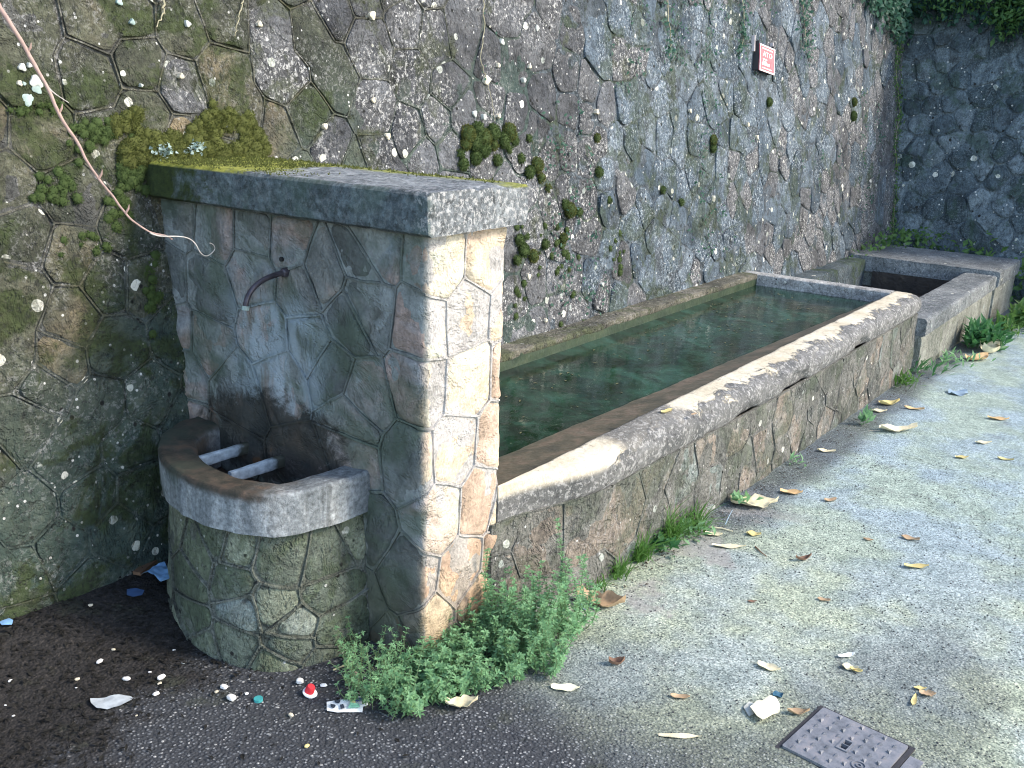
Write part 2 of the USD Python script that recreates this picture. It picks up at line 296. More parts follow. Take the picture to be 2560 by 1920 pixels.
def basin_rim_look():
    g = G(); p = g.pos(); X, Y, Z = g.xyz(p)
    c = g.ramp(g.noise(g.scale(p, (1, 1, 0.35)), 11, 7, 0.68, 0.4), [(0.25, (0.07, 0.08, 0.085)), (0.5, (0.17, 0.185, 0.19)), (0.75, (0.34, 0.35, 0.34))])
    c = g.mul(c, g.ramp(g.noise(p, 70, 5, 0.7), [(0.3, (0.42,) * 3), (0.7, (1.55,) * 3)]))
    n = g.m('multiply', g.m('subtract', g.noise(p, 7, 6, 0.65, 0.4), 0.5), 0.3)
    left = g.step(g.m('add', g.m('add', Y, g.m('multiply', X, -0.6)), n), -0.58, -0.40)      # damp rusty growth everywhere but by the corner
    top = g.step(g.m('add', Z, g.m('multiply', n, 0.10)), 0.525, 0.55)
    rust = g.ramp(g.noise(p, 14, 6, 0.66), [(0.3, (0.012, 0.013, 0.010)), (0.46, (0.034, 0.030, 0.022)), (0.58, (0.068, 0.050, 0.036)), (0.70, (0.10, 0.065, 0.040)), (0.85, (0.17, 0.15, 0.11))])
    rr_ = g.m('add', g.m('power', g.m('multiply', X, 1.05), 2.0), g.m('power', g.m('multiply', g.m('add', Y, 0.37), 0.98), 2.0))
    inner = g.step(g.m('add', rr_, g.m('multiply', n, 0.06)), 0.062, 0.082, 1.0, 0.0)
    dr = g.step(g.noise(g.scale(p, (1, 1, 0.12)), 26, 5, 0.7), 0.54, 0.66)
    c = g.mix(g.m('multiply', dr, 0.5), c, (0.05, 0.055, 0.055))
    c = g.mix(g.m('maximum', inner, g.m('multiply', top, left)), c, rust)
    alg = g.m('multiply', g.step(g.noise(p, 6, 5), 0.46, 0.62), g.step(Y, -0.55, -0.3))
    c = g.mix(g.m('multiply', alg, 0.65), c, (0.028, 0.042, 0.03))
    h = g.m('add', g.noise(p, 30, 7, 0.7), g.m('multiply', g.noise(p, 130, 5, 0.7), 0.3))
    g.done('basin_rim', g.prin(c, 0.75, g.bump(h, 0.7, 0.010), specular_ior_level=0.35))
basin_rim_look()
g = G(); p = g.pos()
c = g.ramp(g.noise(p, 16, 6, 0.66), [(0.3, (0.008, 0.007, 0.006)), (0.55, (0.03, 0.02, 0.014)), (0.75, (0.075, 0.035, 0.014))])
g.done('basin_sludge', g.prin(c, 0.35, g.bump(g.noise(p, 40, 5), 0.6, 0.01)))
g = G(); p = g.pos(); X, Y, Z = g.xyz(p)
k = g.step(g.m('add', X, g.m('multiply', g.noise(p, 18, 5), 0.14)), 0.0, 0.05)
c = g.mix(k, g.ramp(g.noise(p, 40, 5), [(0.3, (0.20, 0.23, 0.25)), (0.7, (0.46, 0.52, 0.56))]), g.ramp(g.noise(p, 30, 5), [(0.3, (0.012, 0.016, 0.010)), (0.7, (0.06, 0.06, 0.045))]))
g.done('grid_bar', g.prin(c, 0.6, g.bump(g.noise(p, 70, 5), 0.5, 0.004)))
g = G(); p = g.pos()
c = g.ramp(g.noise(p, 30, 5), [(0.3, (0.030, 0.026, 0.032)), (0.6, (0.075, 0.066, 0.078)), (0.8, (0.10, 0.07, 0.05))])
g.done('old_pipe', g.prin(c, 0.42, g.bump(g.noise(p, 120, 4), 0.3, 0.002), metallic=0.55))

def ground_look():
    g = G(); p = g.pos(); X, Y, Z = g.xyz(p)
    big = g.noise(p, 1.4, 5, 0.6, 0.5); n = g.m('subtract', big, 0.5)
    # aggregate
    wp = g.add('vector_math', 'vector', math_type='add', vector1=p, vector2=g.add('vector_math', 'vector', math_type='scale', vector1=g.add('noise_texture', 'color', vector=p, scale=30.0, detail=2.0), scale=0.012))
    d = g.vor(wp, 105.0); cell = g.vor(wp, 105.0, 'color'); cx, cy, cz = g.xyz(cell)
    stones = g.ramp(cx, [(0, (0.026, 0.029, 0.034)), (0.5, (0.075, 0.080, 0.088)), (0.82, (0.15, 0.155, 0.16)), (0.95, (0.25, 0.25, 0.245)), (1.0, (0.36, 0.35, 0.33))])
    binder = (0.034, 0.036, 0.040)
    coarse = g.mix(g.step(d, 0.30, 0.46), stones, binder)
    cell2 = g.xyz(g.vor(p, 210.0, 'color'))[0]
    pale_s = g.ramp(cell2, [(0, (0.12, 0.13, 0.126)), (0.5, (0.275, 0.295, 0.282)), (0.85, (0.40, 0.41, 0.39)), (1, (0.55, 0.54, 0.50))])
    pale = g.mul(pale_s, g.ramp(g.noise(p, 9, 6, 0.65), [(0.3, (0.70, 0.74, 0.72)), (0.7, (1.15, 1.15, 1.12))]))
    greenish = g.step(g.noise(p, 2.2, 4, 0.6), 0.40, 0.60)
    pale = g.mul(pale, g.mix(greenish, (0.90, 0.98, 1.06), (0.98, 1.03, 0.88)))
    dirt = g.ramp(g.noise(p, 60, 6, 0.7), [(0.3, (0.14, 0.13, 0.12)), (0.7, (0.36, 0.335, 0.31))])
    # finer pale tarmac with light painted in to the right, shade to the left, coarse dark strip along the wall foot, dark patch at the cover
    s = g.m('add', g.m('add', X, g.m('multiply', Y, -0.10)), g.m('multiply', n, 1.0))
    lit_lane = g.step(s, -0.02, 0.85)
    wallstrip = g.m('multiply', g.step(g.m('add', Y, g.m('multiply', n, 0.35)), -1.42, -1.27), g.step(X, 1.2, 1.7))
    lit_lane = g.m('multiply', lit_lane, g.m('subtract', 1.0, g.m('multiply', wallstrip, 0.75)))
    qx = g.m('subtract', X, 0.72); qy = g.m('add', Y, 2.18)
    rr = g.m('add', g.m('power', g.m('divide', qx, 0.52), 2.0), g.m('power', g.m('divide', qy, 0.30), 2.0))
    patch = g.step(g.m('add', rr, g.m('multiply', g.m('subtract', g.noise(p, 3.4, 6, 0.72, 0.5), 0.5), 4.2)), 0.5, 1.4, 1.0, 0.0)
    lit_lane = g.m('multiply', lit_lane, g.m('subtract', 1.0, g.m('multiply', patch, 0.42)))
    pale = g.mul(pale, g.mix(g.step(g.m('add', X, g.m('multiply', n, 1.5)), 0.9, 2.6), (1.03, 1.01, 0.93), (0.93, 1.0, 1.06)))
    blot = g.step(g.noise(p, 5.5, 6, 0.75, 0.5), 0.58, 0.70)
    pale = g.mix(g.m('multiply', blot, 0.45), pale, g.mul(coarse, (1.6, 1.5, 1.4)))
    c = g.mix(lit_lane, coarse, pale)
    dk = g.m('multiply', g.step(g.noise(p, 3.0, 6, 0.65, 0.5), 0.52, 0.62), g.m('multiply', g.m('multiply', g.step(X, 0.2, 0.8), g.step(Y, -1.62, -1.40)), g.step(X, 1.5, 2.2, 1.0, 0.0)))
    c = g.mix(g.m('multiply', dk, 0.7), c, dirt)
    # humus and damp soil at the foot of the wall on the left
    hum = g.step(g.m('add', g.m('add', Y, g.m('multiply', X, -0.25)), g.m('multiply', g.m('subtract', g.noise(p, 3.0, 6, 0.7, 0.5), 0.5), 0.8)), -0.50, -0.28)
    hum = g.m('multiply', hum, g.step(X, -0.05, 0.1, 1.0, 0.0))
    soil = g.ramp(g.noise(p, 90, 6, 0.75), [(0.3, (0.007, 0.007, 0.007)), (0.55, (0.020, 0.018, 0.017)), (0.72, (0.065, 0.055, 0.047))])
    c = g.mix(hum, c, soil)
    mossy = g.m('multiply', g.step(g.noise(p, 5, 6, 0.66), 0.56, 0.66), g.step(X, 0.6, 0.1, 0.0, 1.0))
    c = g.mix(g.m('multiply', mossy, 0.4), c, (0.035, 0.04, 0.022))
    h = g.m('add', g.m('multiply', g.m('subtract', 0.6, d), g.m('subtract', 1.15, lit_lane)), g.m('multiply', g.noise(p, 140, 5, 0.75), 0.55))
    nrm = g.bump(h, 0.8, 0.006)
    nrm = g.bump(g.noise(p, 14, 6, 0.65), 0.5, 0.015, nrm)
    g.done('road', g.prin(c, 0.88, nrm, specular_ior_level=0.3))
ground_look()

g = G(); p = g.pos()
c = g.ramp(g.noise(p, 3.4, 7, 0.72, 0.9), [(0.32, (0.002, 0.004, 0.002)), (0.46, (0.004, 0.011, 0.006)), (0.56, (0.009, 0.026, 0.015)), (0.66, (0.016, 0.046, 0.031)), (0.78, (0.024, 0.058, 0.044))])
scum = g.step(g.noise(p, 26, 6, 0.75, 0.8), 0.58, 0.70)
c = g.mix(g.m('multiply', scum, 0.35), c, (0.06, 0.065, 0.035))
nrm = g.bump(g.noise(p, 12, 4, 0.6, 0.5), 0.09, 0.02)
g.done('water', g.prin(c, g.step(scum, 0, 1, 0.03, 0.3), nrm, ior=1.33, specular_ior_level=0.5))
g = G(); p = g.pos()
c = g.ramp(g.noise(p, 9, 6, 0.65, 0.4), [(0.3, (0.030, 0.027, 0.016)), (0.5, (0.075, 0.062, 0.036)), (0.62, (0.12, 0.085, 0.055)), (0.78, (0.10, 0.105, 0.07))])
g.done('trough_inside', g.prin(c, 0.6, g.bump(g.noise(p, 30, 6), 0.6, 0.01)))
g = G(); p = g.pos()
c = g.ramp(g.noise(p, 9, 6, 0.65, 0.4), [(0.3, (0.012, 0.022, 0.010)), (0.55, (0.03, 0.045, 0.02)), (0.75, (0.06, 0.07, 0.035))])
g.done('wet_algae', g.prin(c, 0.5, g.bump(g.noise(p, 30, 6), 0.6, 0.01)))
g = G(); p = g.pos()
c = g.ramp(g.noise(p, 12, 6, 0.65, 0.4), [(0.3, (0.008, 0.006, 0.005)), (0.6, (0.025, 0.018, 0.013)), (0.8, (0.06, 0.045, 0.03))])
g.done('dark_mud', g.prin(c, 0.5, g.bump(g.noise(p, 30, 6), 0.8, 0.01)))

def leaf_look(name, stops, trans=0.35, rough=0.55):
    g = G(); c = g.ramp(g.isl(), stops)
    c = g.mul(c, g.ramp(g.noise(g.pos(), 60, 3), [(0.3, (0.8,) * 3), (0.7, (1.15,) * 3)]))
    a = g.prin(c, rough, specular_ior_level=0.35)
    b = g.add('translucent_bsdf', 'BSDF', color=c)
    g.done(name, g.add('mix_closure', 'closure', fac=trans, closure1=a, closure2=b))
leaf_look('weed_leaf', [(0, (0.17, 0.32, 0.15)), (0.5, (0.34, 0.52, 0.30)), (0.85, (0.48, 0.64, 0.42)), (1, (0.58, 0.62, 0.36))])
leaf_look('grass_blade', [(0, (0.07, 0.16, 0.03)), (0.5, (0.14, 0.29, 0.06)), (0.85, (0.25, 0.40, 0.09)), (1, (0.45, 0.42, 0.18))])
leaf_look('broad_leaf', [(0, (0.05, 0.15, 0.05)), (0.6, (0.10, 0.26, 0.085)), (1, (0.2, 0.36, 0.12))])
leaf_look('ivy_leaf', [(0, (0.05, 0.12, 0.08)), (0.5, (0.12, 0.25, 0.16)), (0.85, (0.22, 0.40, 0.26)), (1, (0.38, 0.45, 0.18))], trans=0.45)
leaf_look('bush_leaf', [(0, (0.09, 0.18, 0.05)), (0.5, (0.19, 0.33, 0.09)), (0.9, (0.33, 0.44, 0.12)), (1, (0.48, 0.42, 0.14))], trans=0.5)
leaf_look('moss_frond', [(0, (0.08, 0.09, 0.02)), (0.3, (0.21, 0.22, 0.04)), (0.7, (0.44, 0.42, 0.07)), (1, (0.62, 0.56, 0.13))], trans=0.25, rough=0.9)
leaf_look('moss_cushion_frond', [(0, (0.05, 0.078, 0.02)), (0.45, (0.15, 0.20, 0.04)), (1, (0.36, 0.40, 0.09))], trans=0.25, rough=0.9)
leaf_look('litter_bits', [(0, (0.008, 0.007, 0.005)), (0.4, (0.03, 0.022, 0.014)), (0.75, (0.085, 0.062, 0.04)), (0.92, (0.18, 0.15, 0.11)), (1, (0.45, 0.42, 0.36))], trans=0.1, rough=0.9)
leaf_look('dry_crumbs', [(0, (0.05, 0.04, 0.03)), (0.6, (0.12, 0.09, 0.065)), (1, (0.30, 0.25, 0.17))], trans=0.1, rough=0.9)
leaf_look('float_bits', [(0, (0.10, 0.09, 0.04)), (0.4, (0.45, 0.46, 0.40)), (1, (0.75, 0.75, 0.70))], trans=0.1)
def flat_look(name, col, rough=0.7, var=0.25, scale=30, bump=0.3, **kw):
    g = G(); p = g.pos()
    c = g.mul(col, g.ramp(g.noise(p, scale, 5, 0.65), [(0.3, (1 - var,) * 3), (0.7, (1 + var,) * 3)]))
    g.done(name, g.prin(c, rough, g.bump(g.noise(p, scale * 3, 4), bump, 0.003), **kw))
for nm, col in dict(dead_cream=(0.60, 0.52, 0.34), dead_yellow=(0.50, 0.40, 0.16), dead_tan=(0.34, 0.23, 0.13), dead_brown=(0.16, 0.085, 0.05), dead_orange=(0.52, 0.34, 0.16), pale_paper=(0.68, 0.64, 0.46), pale_stem=(0.45, 0.40, 0.30),
                    white_stone=(0.60, 0.58, 0.55), pink_stone=(0.38, 0.27, 0.25), white_paper=(0.72, 0.74, 0.74), silver_wrap=(0.34, 0.37, 0.39), blue_bag=(0.16, 0.30, 0.48), blue_dark=(0.03, 0.07, 0.16), teal_cap=(0.03, 0.22, 0.22), red_cap=(0.55, 0.02, 0.03),
                    print_dark=(0.03, 0.04, 0.06), print_yellow=(0.62, 0.60, 0.28), print_blue=(0.10, 0.10, 0.34), print_green=(0.25, 0.55, 0.38), navy=(0.03, 0.025, 0.07), wood=(0.10, 0.055, 0.03), blue_scrap=(0.02, 0.09, 0.14), slate=(0.20, 0.27, 0.33),
                    vine_bark=(0.33, 0.22, 0.18), vine_grey=(0.40, 0.37, 0.33), stem_green=(0.10, 0.15, 0.06), stem_dry=(0.30, 0.27, 0.17), sign_red=(0.60, 0.13, 0.14), sign_white=(0.72, 0.66, 0.62), dark_iron_shade=(0.018, 0.016, 0.018), pale_bracket=(0.42, 0.37, 0.36),
                    lichen_pale=(0.38, 0.39, 0.35), lichen_green=(0.25, 0.32, 0.29), lichen_cream=(0.46, 0.41, 0.31), black_hole=(0.004, 0.004, 0.004), bank_soil=(0.03, 0.028, 0.018)).items():
    flat_look(nm, col)
g = G(); p = g.pos()
c = g.ramp(g.noise(p, 22, 6, 0.66), [(0.3, (0.075, 0.078, 0.085)), (0.5, (0.155, 0.158, 0.17)), (0.62, (0.20, 0.19, 0.195)), (0.78, (0.26, 0.22, 0.20))])
g.done('cast_iron', g.prin(c, 0.55, g.bump(g.noise(p, 160, 4), 0.4, 0.002), metallic=0.15))

# ------------------------------------------------------------------ masonry
class Sheet:
    """A masonry face: u runs along a plan path, v is the height; P(u, v, h) gives points h metres proud of the face."""
    def __init__(s, pts, z0=0.0, lean=None, closed=False):
        s.p = np.asarray(pts, float); s.z0 = z0
        seg = np.linalg.norm(np.diff(s.p, axis=0), axis=1); s.s = np.r_[0, np.cumsum(seg)]
        t = np.gradient(s.p, s.s, axis=0) if len(s.p) > 2 else np.repeat((s.p[1] - s.p[0])[None], 2, 0)
        t /= np.linalg.norm(t, axis=1, keepdims=True)
        s.n = np.stack([t[:, 1], -t[:, 0]], 1); s.L = s.s[-1]
        s.lean = lean or (lambda v: 0 * v)          # outward offset by height
    def P(s, u, v, h):
        u, v, h = np.broadcast_arrays(*map(np.asarray, (u, v, h)))
        x = np.interp(u, s.s, s.p[:, 0]); y = np.interp(u, s.s, s.p[:, 1])
        nx = np.interp(u, s.s, s.n[:, 0]); ny = np.interp(u, s.s, s.n[:, 1])
        L = np.hypot(nx, ny); k = (h + s.lean(v)) / L
        return np.stack([x + nx * k, y + ny * k, s.z0 + v], -1)

def cells(u0, u1, v0, v1, size, rng, given=(), squash=1.0, relax=2, avoid=0.62, merge=0.0):
    """Voronoi stones over a rectangle; given = centres read off the photograph."""
    pts = [np.array(q, float) for q in given]
    area = (u1 - u0) * (v1 - v0)
    tries = int(area / size ** 2 * 30)
    have = list(pts)
    for _ in range(tries):
        q = np.array([rng.uniform(u0, u1), rng.uniform(v0, v1)])
        if have:
            d = np.array(have) - q; d[:, 1] *= squash
            if (d ** 2).sum(1).min() < (size * avoid * rng.uniform(0.85, 1.25)) ** 2: continue
        have.append(q)
    P = np.array(have); n0 = len(pts)
    def vor(P):
        m = np.vstack([P] + [np.where([ax == 0, ax == 1], 2 * b - P, P) for ax, b in ((0, u0), (0, u1), (1, v0), (1, v1))])
        V = Voronoi(m)
        return [Polygon(V.vertices[V.regions[V.point_region[i]]]) for i in range(len(P))]
    for _ in range(relax):
        c = np.array([[q.centroid.x, q.centroid.y] for q in vor(P)])
        P[n0:] = P[n0:] * 0.5 + c[n0:] * 0.5
    out = vor(P)
    if merge:
        from shapely import unary_union
        free = set(range(len(out))); res = []
        idx = list(free); rng.shuffle(idx)
        for i in idx:
            if i not in free: continue
            free.discard(i)
            if rng.random() < merge:
                best, bl = None, 0
                for j in free:
                    if abs(P[j][0] - P[i][0]) + abs(P[j][1] - P[i][1]) > 2.2 * size: continue
                    L = out[i].intersection(out[j]).length
                    if L > bl: best, bl = j, L
                if best is not None and bl > size * 0.42 and out[i].area + out[best].area < size * size * 1.7:
                    u = unary_union([out[i].buffer(1e-6), out[best].buffer(1e-6)])
                    if u.geom_type == 'Polygon':
                        free.discard(best); res.append(Polygon(u.exterior).simplify(1e-5)); continue
            res.append(out[i])
        out = res
    return out

def stone_mesh(sh, poly, seed, gap=0.011, depth=0.02, relief=0.008, edge=0.03, sp=0.03, proud=0.0, tilt=0.01, bulge=0.006):
    rng = np.random.default_rng(seed)
    q = poly.buffer(-gap)
    if q.is_empty or q.area < 2e-4: return None
    r = min(0.022, 0.25 * math.sqrt(q.area))
    q2 = q.buffer(-r).buffer(r, quad_segs=3)
    if q2.is_empty or q2.geom_type != 'Polygon': q2 = q
    if q2.geom_type != 'Polygon': return None
    ring = q2.exterior; n = max(10, int(ring.length / sp))
    rc_ = np.array(ring.coords); rs_ = np.r_[0, np.cumsum(np.linalg.norm(np.diff(rc_, axis=0), axis=1))]
    walk = lambda k: np.stack([np.interp(np.arange(k) / k * rs_[-1], rs_, rc_[:, 0]), np.interp(np.arange(k) / k * rs_[-1], rs_, rc_[:, 1])], 1)
    B = walk(n)
    c = np.array([q2.centroid.x, q2.centroid.y])
    wob = (fbm(np.c_[B * 22, np.full(n, seed * 1.7)], 3, seed % 97) - 0.5) * 0.016
    dirn = (B - c) / np.maximum(np.linalg.norm(B - c, axis=1, keepdims=True), 1e-6)
    B = B + dirn * np.minimum(wob, gap * 0.7)[:, None]
    poly2 = Polygon(B)
    if not poly2.is_valid: poly2 = q2; 
    x0, y0, x1, y1 = poly2.bounds
    gx, gy = np.meshgrid(np.arange(x0 + sp / 2, x1, sp), np.arange(y0 + sp / 2, y1, sp))
    I = np.c_[gx.ravel(), gy.ravel()] + rng.uniform(-0.3, 0.3, (gx.size, 2)) * sp
    inn = poly2.buffer(-sp * 0.55)
    I = I[contains_xy(inn, I[:, 0], I[:, 1])] if not inn.is_empty and len(I) else np.zeros((0, 2))
    R2 = c + (B - c) * (1 - np.minimum(0.010 / np.maximum(np.linalg.norm(B - c, axis=1, keepdims=True), 1e-3), 0.3))
    A = np.vstack([B, R2, I])
    T = Delaunay(A).simplices
    cen = A[T].mean(1)
    T = T[contains_xy(poly2, cen[:, 0], cen[:, 1])]
    a = A[T]; cr = (a[:, 1, 0] - a[:, 0, 0]) * (a[:, 2, 1] - a[:, 0, 1]) - (a[:, 1, 1] - a[:, 0, 1]) * (a[:, 2, 0] - a[:, 0, 0])
    T[cr < 0] = T[cr < 0][:, ::-1]
    T = T[np.abs(cr) > 1e-9]
    if len(B) > 3:
        tree = cKDTree(walk(4 * n))
        dist = tree.query(A)[0]
    k = sstep(dist, 0, edge)
    h = proud + bulge * k + relief * (fbm(np.c_[A * 9, np.full(len(A), seed * 3.1)], 4, seed % 89) - 0.5) * 2 * (0.35 + 0.65 * k)
    facet = np.abs(fbm(np.c_[A * 5, np.full(len(A), seed * 0.7)], 2, seed % 71) - 0.5)
    h = h - relief * 1.2 * facet * k
    tl = rng.normal(0, tilt, 2); h = h + (A - c) @ tl
    h[:n] -= 0.005
    P = sh.P(A[:, 0], A[:, 1], h)
    S = sh.P(B[:, 0], B[:, 1], -depth)
    m = len(A); i = np.arange(n); j = (i + 1) % n
    skirt = np.vstack([np.c_[i, m + i, j], np.c_[j, m + i, m + j]])
    # outward orientation: u to the right seen from outside, v up
    return trimesh.Trimesh(np.vstack([P, S]), np.vstack([T, skirt]), process=False)

def ribbons(sh, polys, width=0.012, h=0.006, base=-0.012, clip=None, sp=0.035):
    """Raised mortar pointing along the joints."""
    seen, out = set(), []
    for q in polys:
        cs = np.array(q.exterior.coords)
        for a, b in zip(cs[:-1], cs[1:]):
            key = tuple(sorted([tuple(np.round(a, 4)), tuple(np.round(b, 4))]))
            if key in seen: continue
            seen.add(key)
            L = np.linalg.norm(b - a)
            if L < 0.012: continue
            n = max(2, int(L / sp) + 1)
            t = np.linspace(0, 1, n)[:, None]
            c = a + (b - a) * t
            nn = np.array([-(b - a)[1], (b - a)[0]]) / L
            c = c + nn * ((fbm(np.c_[c * 12, np.zeros(n)], 2, 5) - 0.5) * 0.010 * np.sin(np.pi * t[:, 0]))[:, None]
            w = width * (0.7 + 0.6 * fbm(np.c_[c * 9, np.ones(n)], 2, 9))
            hh = h * (0.5 + fbm(np.c_[c * 14, np.ones(n)], 2, 19))
            prof = [(-1.0, base - 0.004), (-0.62, base + 0.8 * (h - base)), (0.62, base + 0.8 * (h - base)), (1.0, base - 0.004)]
            V = []
            for s_, z_ in prof:
                pt = c + nn * (s_ * w / 2)[:, None]
                zz = np.where(abs(s_) < 0.9, hh, base - 0.004)
                V.append(sh.P(pt[:, 0], pt[:, 1], zz))
            V = np.stack(V, 1).reshape(-1, 3)
            i, j = np.meshgrid(np.arange(n - 1), np.arange(3), indexing='ij')
            f = np.stack([i * 4 + j, (i + 1) * 4 + j, (i + 1) * 4 + j + 1, i * 4 + j + 1], -1).reshape(-1, 4)
            f = np.vstack([f[:, [0, 1, 2]], f[:, [0, 2, 3]]])[:, ::-1]
            out.append((V, f))
    return cat(out)

def grid_mesh(sh, u0, u1, v0, v1, sp, h, amp=0.004, seed=0):
    nu, nv = max(2, int((u1 - u0) / sp)), max(2, int((v1 - v0) / sp))
    U, V = np.meshgrid(np.linspace(u0, u1, nu), np.linspace(v0, v1, nv), indexing='ij')
    H = h + amp * (fbm(np.stack([U * 14, V * 14, 0 * U], -1), 4, seed) - 0.5) * 2
    P = sh.P(U.ravel(), V.ravel(), H.ravel())
    i, j = np.meshgrid(np.arange(nu - 1), np.arange(nv - 1), indexing='ij')
    f = np.stack([i * nv + j, (i + 1) * nv + j, (i + 1) * nv + j + 1, i * nv + j + 1], -1).reshape(-1, 4)
    return trimesh.Trimesh(P, np.vstack([f[:, [0, 1, 2]], f[:, [0, 2, 3]]]), process=False)

def box_pts(x0, x1, y0, y1, z0, z1):
    m = trimesh.creation.box((x1 - x0, y1 - y0, z1 - z0)); m.apply_translation(((x0 + x1) / 2, (y0 + y1) / 2, (z0 + z1) / 2)); return m

def extrude_profile(prof, xs, amp=0.004, seed=0, axis='x', sharp=14.0, ends=True):
    """A profile (list of (y, z), counter-clockwise seen from +x) swept along x with worn, uneven edges."""
    prof = np.asarray(prof, float); n, m = len(prof), len(xs)
    c = prof.mean(0)
    V = np.zeros((m, n, 3)); V[:, :, 0] = np.asarray(xs)[:, None]; V[:, :, 1:] = prof[None]
    q = V.reshape(-1, 3)
    k = (fbm(q * sharp, 5, seed) - 0.5) * 2 * amp
    d = (prof - c) / np.linalg.norm(prof - c, axis=1, keepdims=True)
    V[:, :, 1:] += d[None] * k.reshape(m, n)[..., None]
    i, j = np.meshgrid(np.arange(m - 1), np.arange(n), indexing='ij'); j2 = (j + 1) % n
    f = np.stack([i * n + j, i * n + j2, (i + 1) * n + j2, (i + 1) * n + j], -1).reshape(-1, 4)
    F = [f[:, [0, 1, 2]], f[:, [0, 2, 3]]]
    V = V.reshape(-1, 3)
    if ends:
        a, b = len(V), len(V) + 1
        V = np.vstack([V, [V[:n].mean(0)], [V[-n:].mean(0)]])
        jj = np.arange(n); j2 = (jj + 1) % n
        F += [np.c_[j2, jj, np.full(n, a)], np.c_[(m - 1) * n + jj, (m - 1) * n + j2, np.full(n, b)]]
    F = np.vstack(F)
    if axis == 'y':                                       # swept along y instead: (x, y, z) -> (y, x, z) flips handedness
        V = V[:, [1, 0, 2]]; F = F[:, ::-1]
    t = trimesh.Trimesh(V, F, process=False)
    if t.volume < 0: t = trimesh.Trimesh(V, F[:, ::-1], process=False)
    return t

def rounded_profile(y0, y1, z0, z1, r, n=5, step=0.02):
    """Rounded rectangle in (y, z), resampled."""
    q = sbox(y0 + r, z0 + r, y1 - r, z1 - r).buffer(r, quad_segs=n).exterior
    k = max(16, int(q.length / step))
    P = np.array([q.interpolate(i / k, normalized=True).coords[0] for i in range(k)])
    if Polygon(P).exterior.is_ccw is False: P = P[::-1]
    return P

# ------------------------------------------------------------------ setting: road, bank
def ground():
    xs = np.unique(np.r_[np.linspace(-40, -3, 12), np.arange(-3, 5, 0.04), np.arange(5, 12, 0.15), np.linspace(12, 60, 14)])
    ys = np.unique(np.r_[np.linspace(-60, -5, 14), np.arange(-5, -3, 0.1), np.arange(-3, 0.35, 0.04)])
    X, Y = np.meshgrid(xs, ys, indexing='ij')
    Z = gz(X) + 0.010 * (fbm(np.stack([X * 2.2, Y * 2.2, 0 * X], -1), 4, 3) - 0.5) * (np.abs(X) < 12)
    mound = sstep(Y + 0.25 * (fbm(np.stack([X * 4, Y * 4, 0 * X], -1), 3, 8) - 0.5), -0.42, 0.05) * sstep(X, 0.05, -0.15)
    Z += 0.085 * mound
    n, m = X.shape
    i, j = np.meshgrid(np.arange(n - 1), np.arange(m - 1), indexing='ij')
    f = np.stack([i * m + j, (i + 1) * m + j, (i + 1) * m + j + 1, i * m + j + 1], -1).reshape(-1, 4)
    return trimesh.Trimesh(np.c_[X.ravel(), Y.ravel(), Z.ravel()], np.vstack([f[:, [0, 1, 2]], f[:, [0, 2, 3]]]), process=False)
tag(obj('road', ground(), 'road', smooth=True), 'worn tarmac road surface in front of the fountain', kind='structure')
def ground_z(x, y):
    x, y = np.asarray(x, float), np.asarray(y, float)
    z = gz(x) + 0.010 * (fbm(np.stack([x * 2.2, y * 2.2, 0 * x], -1), 4, 3) - 0.5)
    mound = sstep(y + 0.25 * (fbm(np.stack([x * 4, y * 4, 0 * x], -1), 3, 8) - 0.5), -0.42, 0.05) * sstep(x, 0.05, -0.15)
    return z + 0.085 * mound

WALL_TOP, XC = 2.62, 8.42
bank = []
bk_x = np.linspace(-14, 14, 57); bk_y = np.linspace(BT * WALL_TOP + 0.05, 9, 16)
BX, BY = np.meshgrid(bk_x, bk_y, indexing='ij')
BZ = WALL_TOP - 0.05 + (BY - BY.min()) * 0.35 + 0.5 * (fbm(np.stack([BX * 0.6, BY * 0.6, 0 * BX], -1), 4, 11) - 0.5) * sstep(BY, 0.4, 1.2)
i, j = np.meshgrid(np.arange(56), np.arange(15), indexing='ij'); f = np.stack([i * 16 + j, (i + 1) * 16 + j, (i + 1) * 16 + j + 1, i * 16 + j + 1], -1).reshape(-1, 4)
b1 = trimesh.Trimesh(np.c_[BX.ravel(), BY.ravel(), BZ.ravel()], np.vstack([f[:, [0, 1, 2]], f[:, [0, 2, 3]]]), process=False)
ex, ey = np.meshgrid(np.linspace(XC + 0.45, 16, 16), np.linspace(-14, 0.3, 30), indexing='ij')
ez = WALL_TOP - 0.05 + (ex - ex.min()) * 0.3
i, j = np.meshgrid(np.arange(15), np.arange(29), indexing='ij'); f = np.stack([i * 30 + j, (i + 1) * 30 + j, (i + 1) * 30 + j + 1, i * 30 + j + 1], -1).reshape(-1, 4)
b2 = trimesh.Trimesh(np.c_[ex.ravel(), ey.ravel(), ez.ravel()], np.vstack([f[:, [0, 1, 2]], f[:, [0, 2, 3]]]), process=False)
tag(obj('earth_bank', cat([b1, b2]), 'bank_soil', smooth=True), 'earth bank behind the top of the walls', kind='structure')

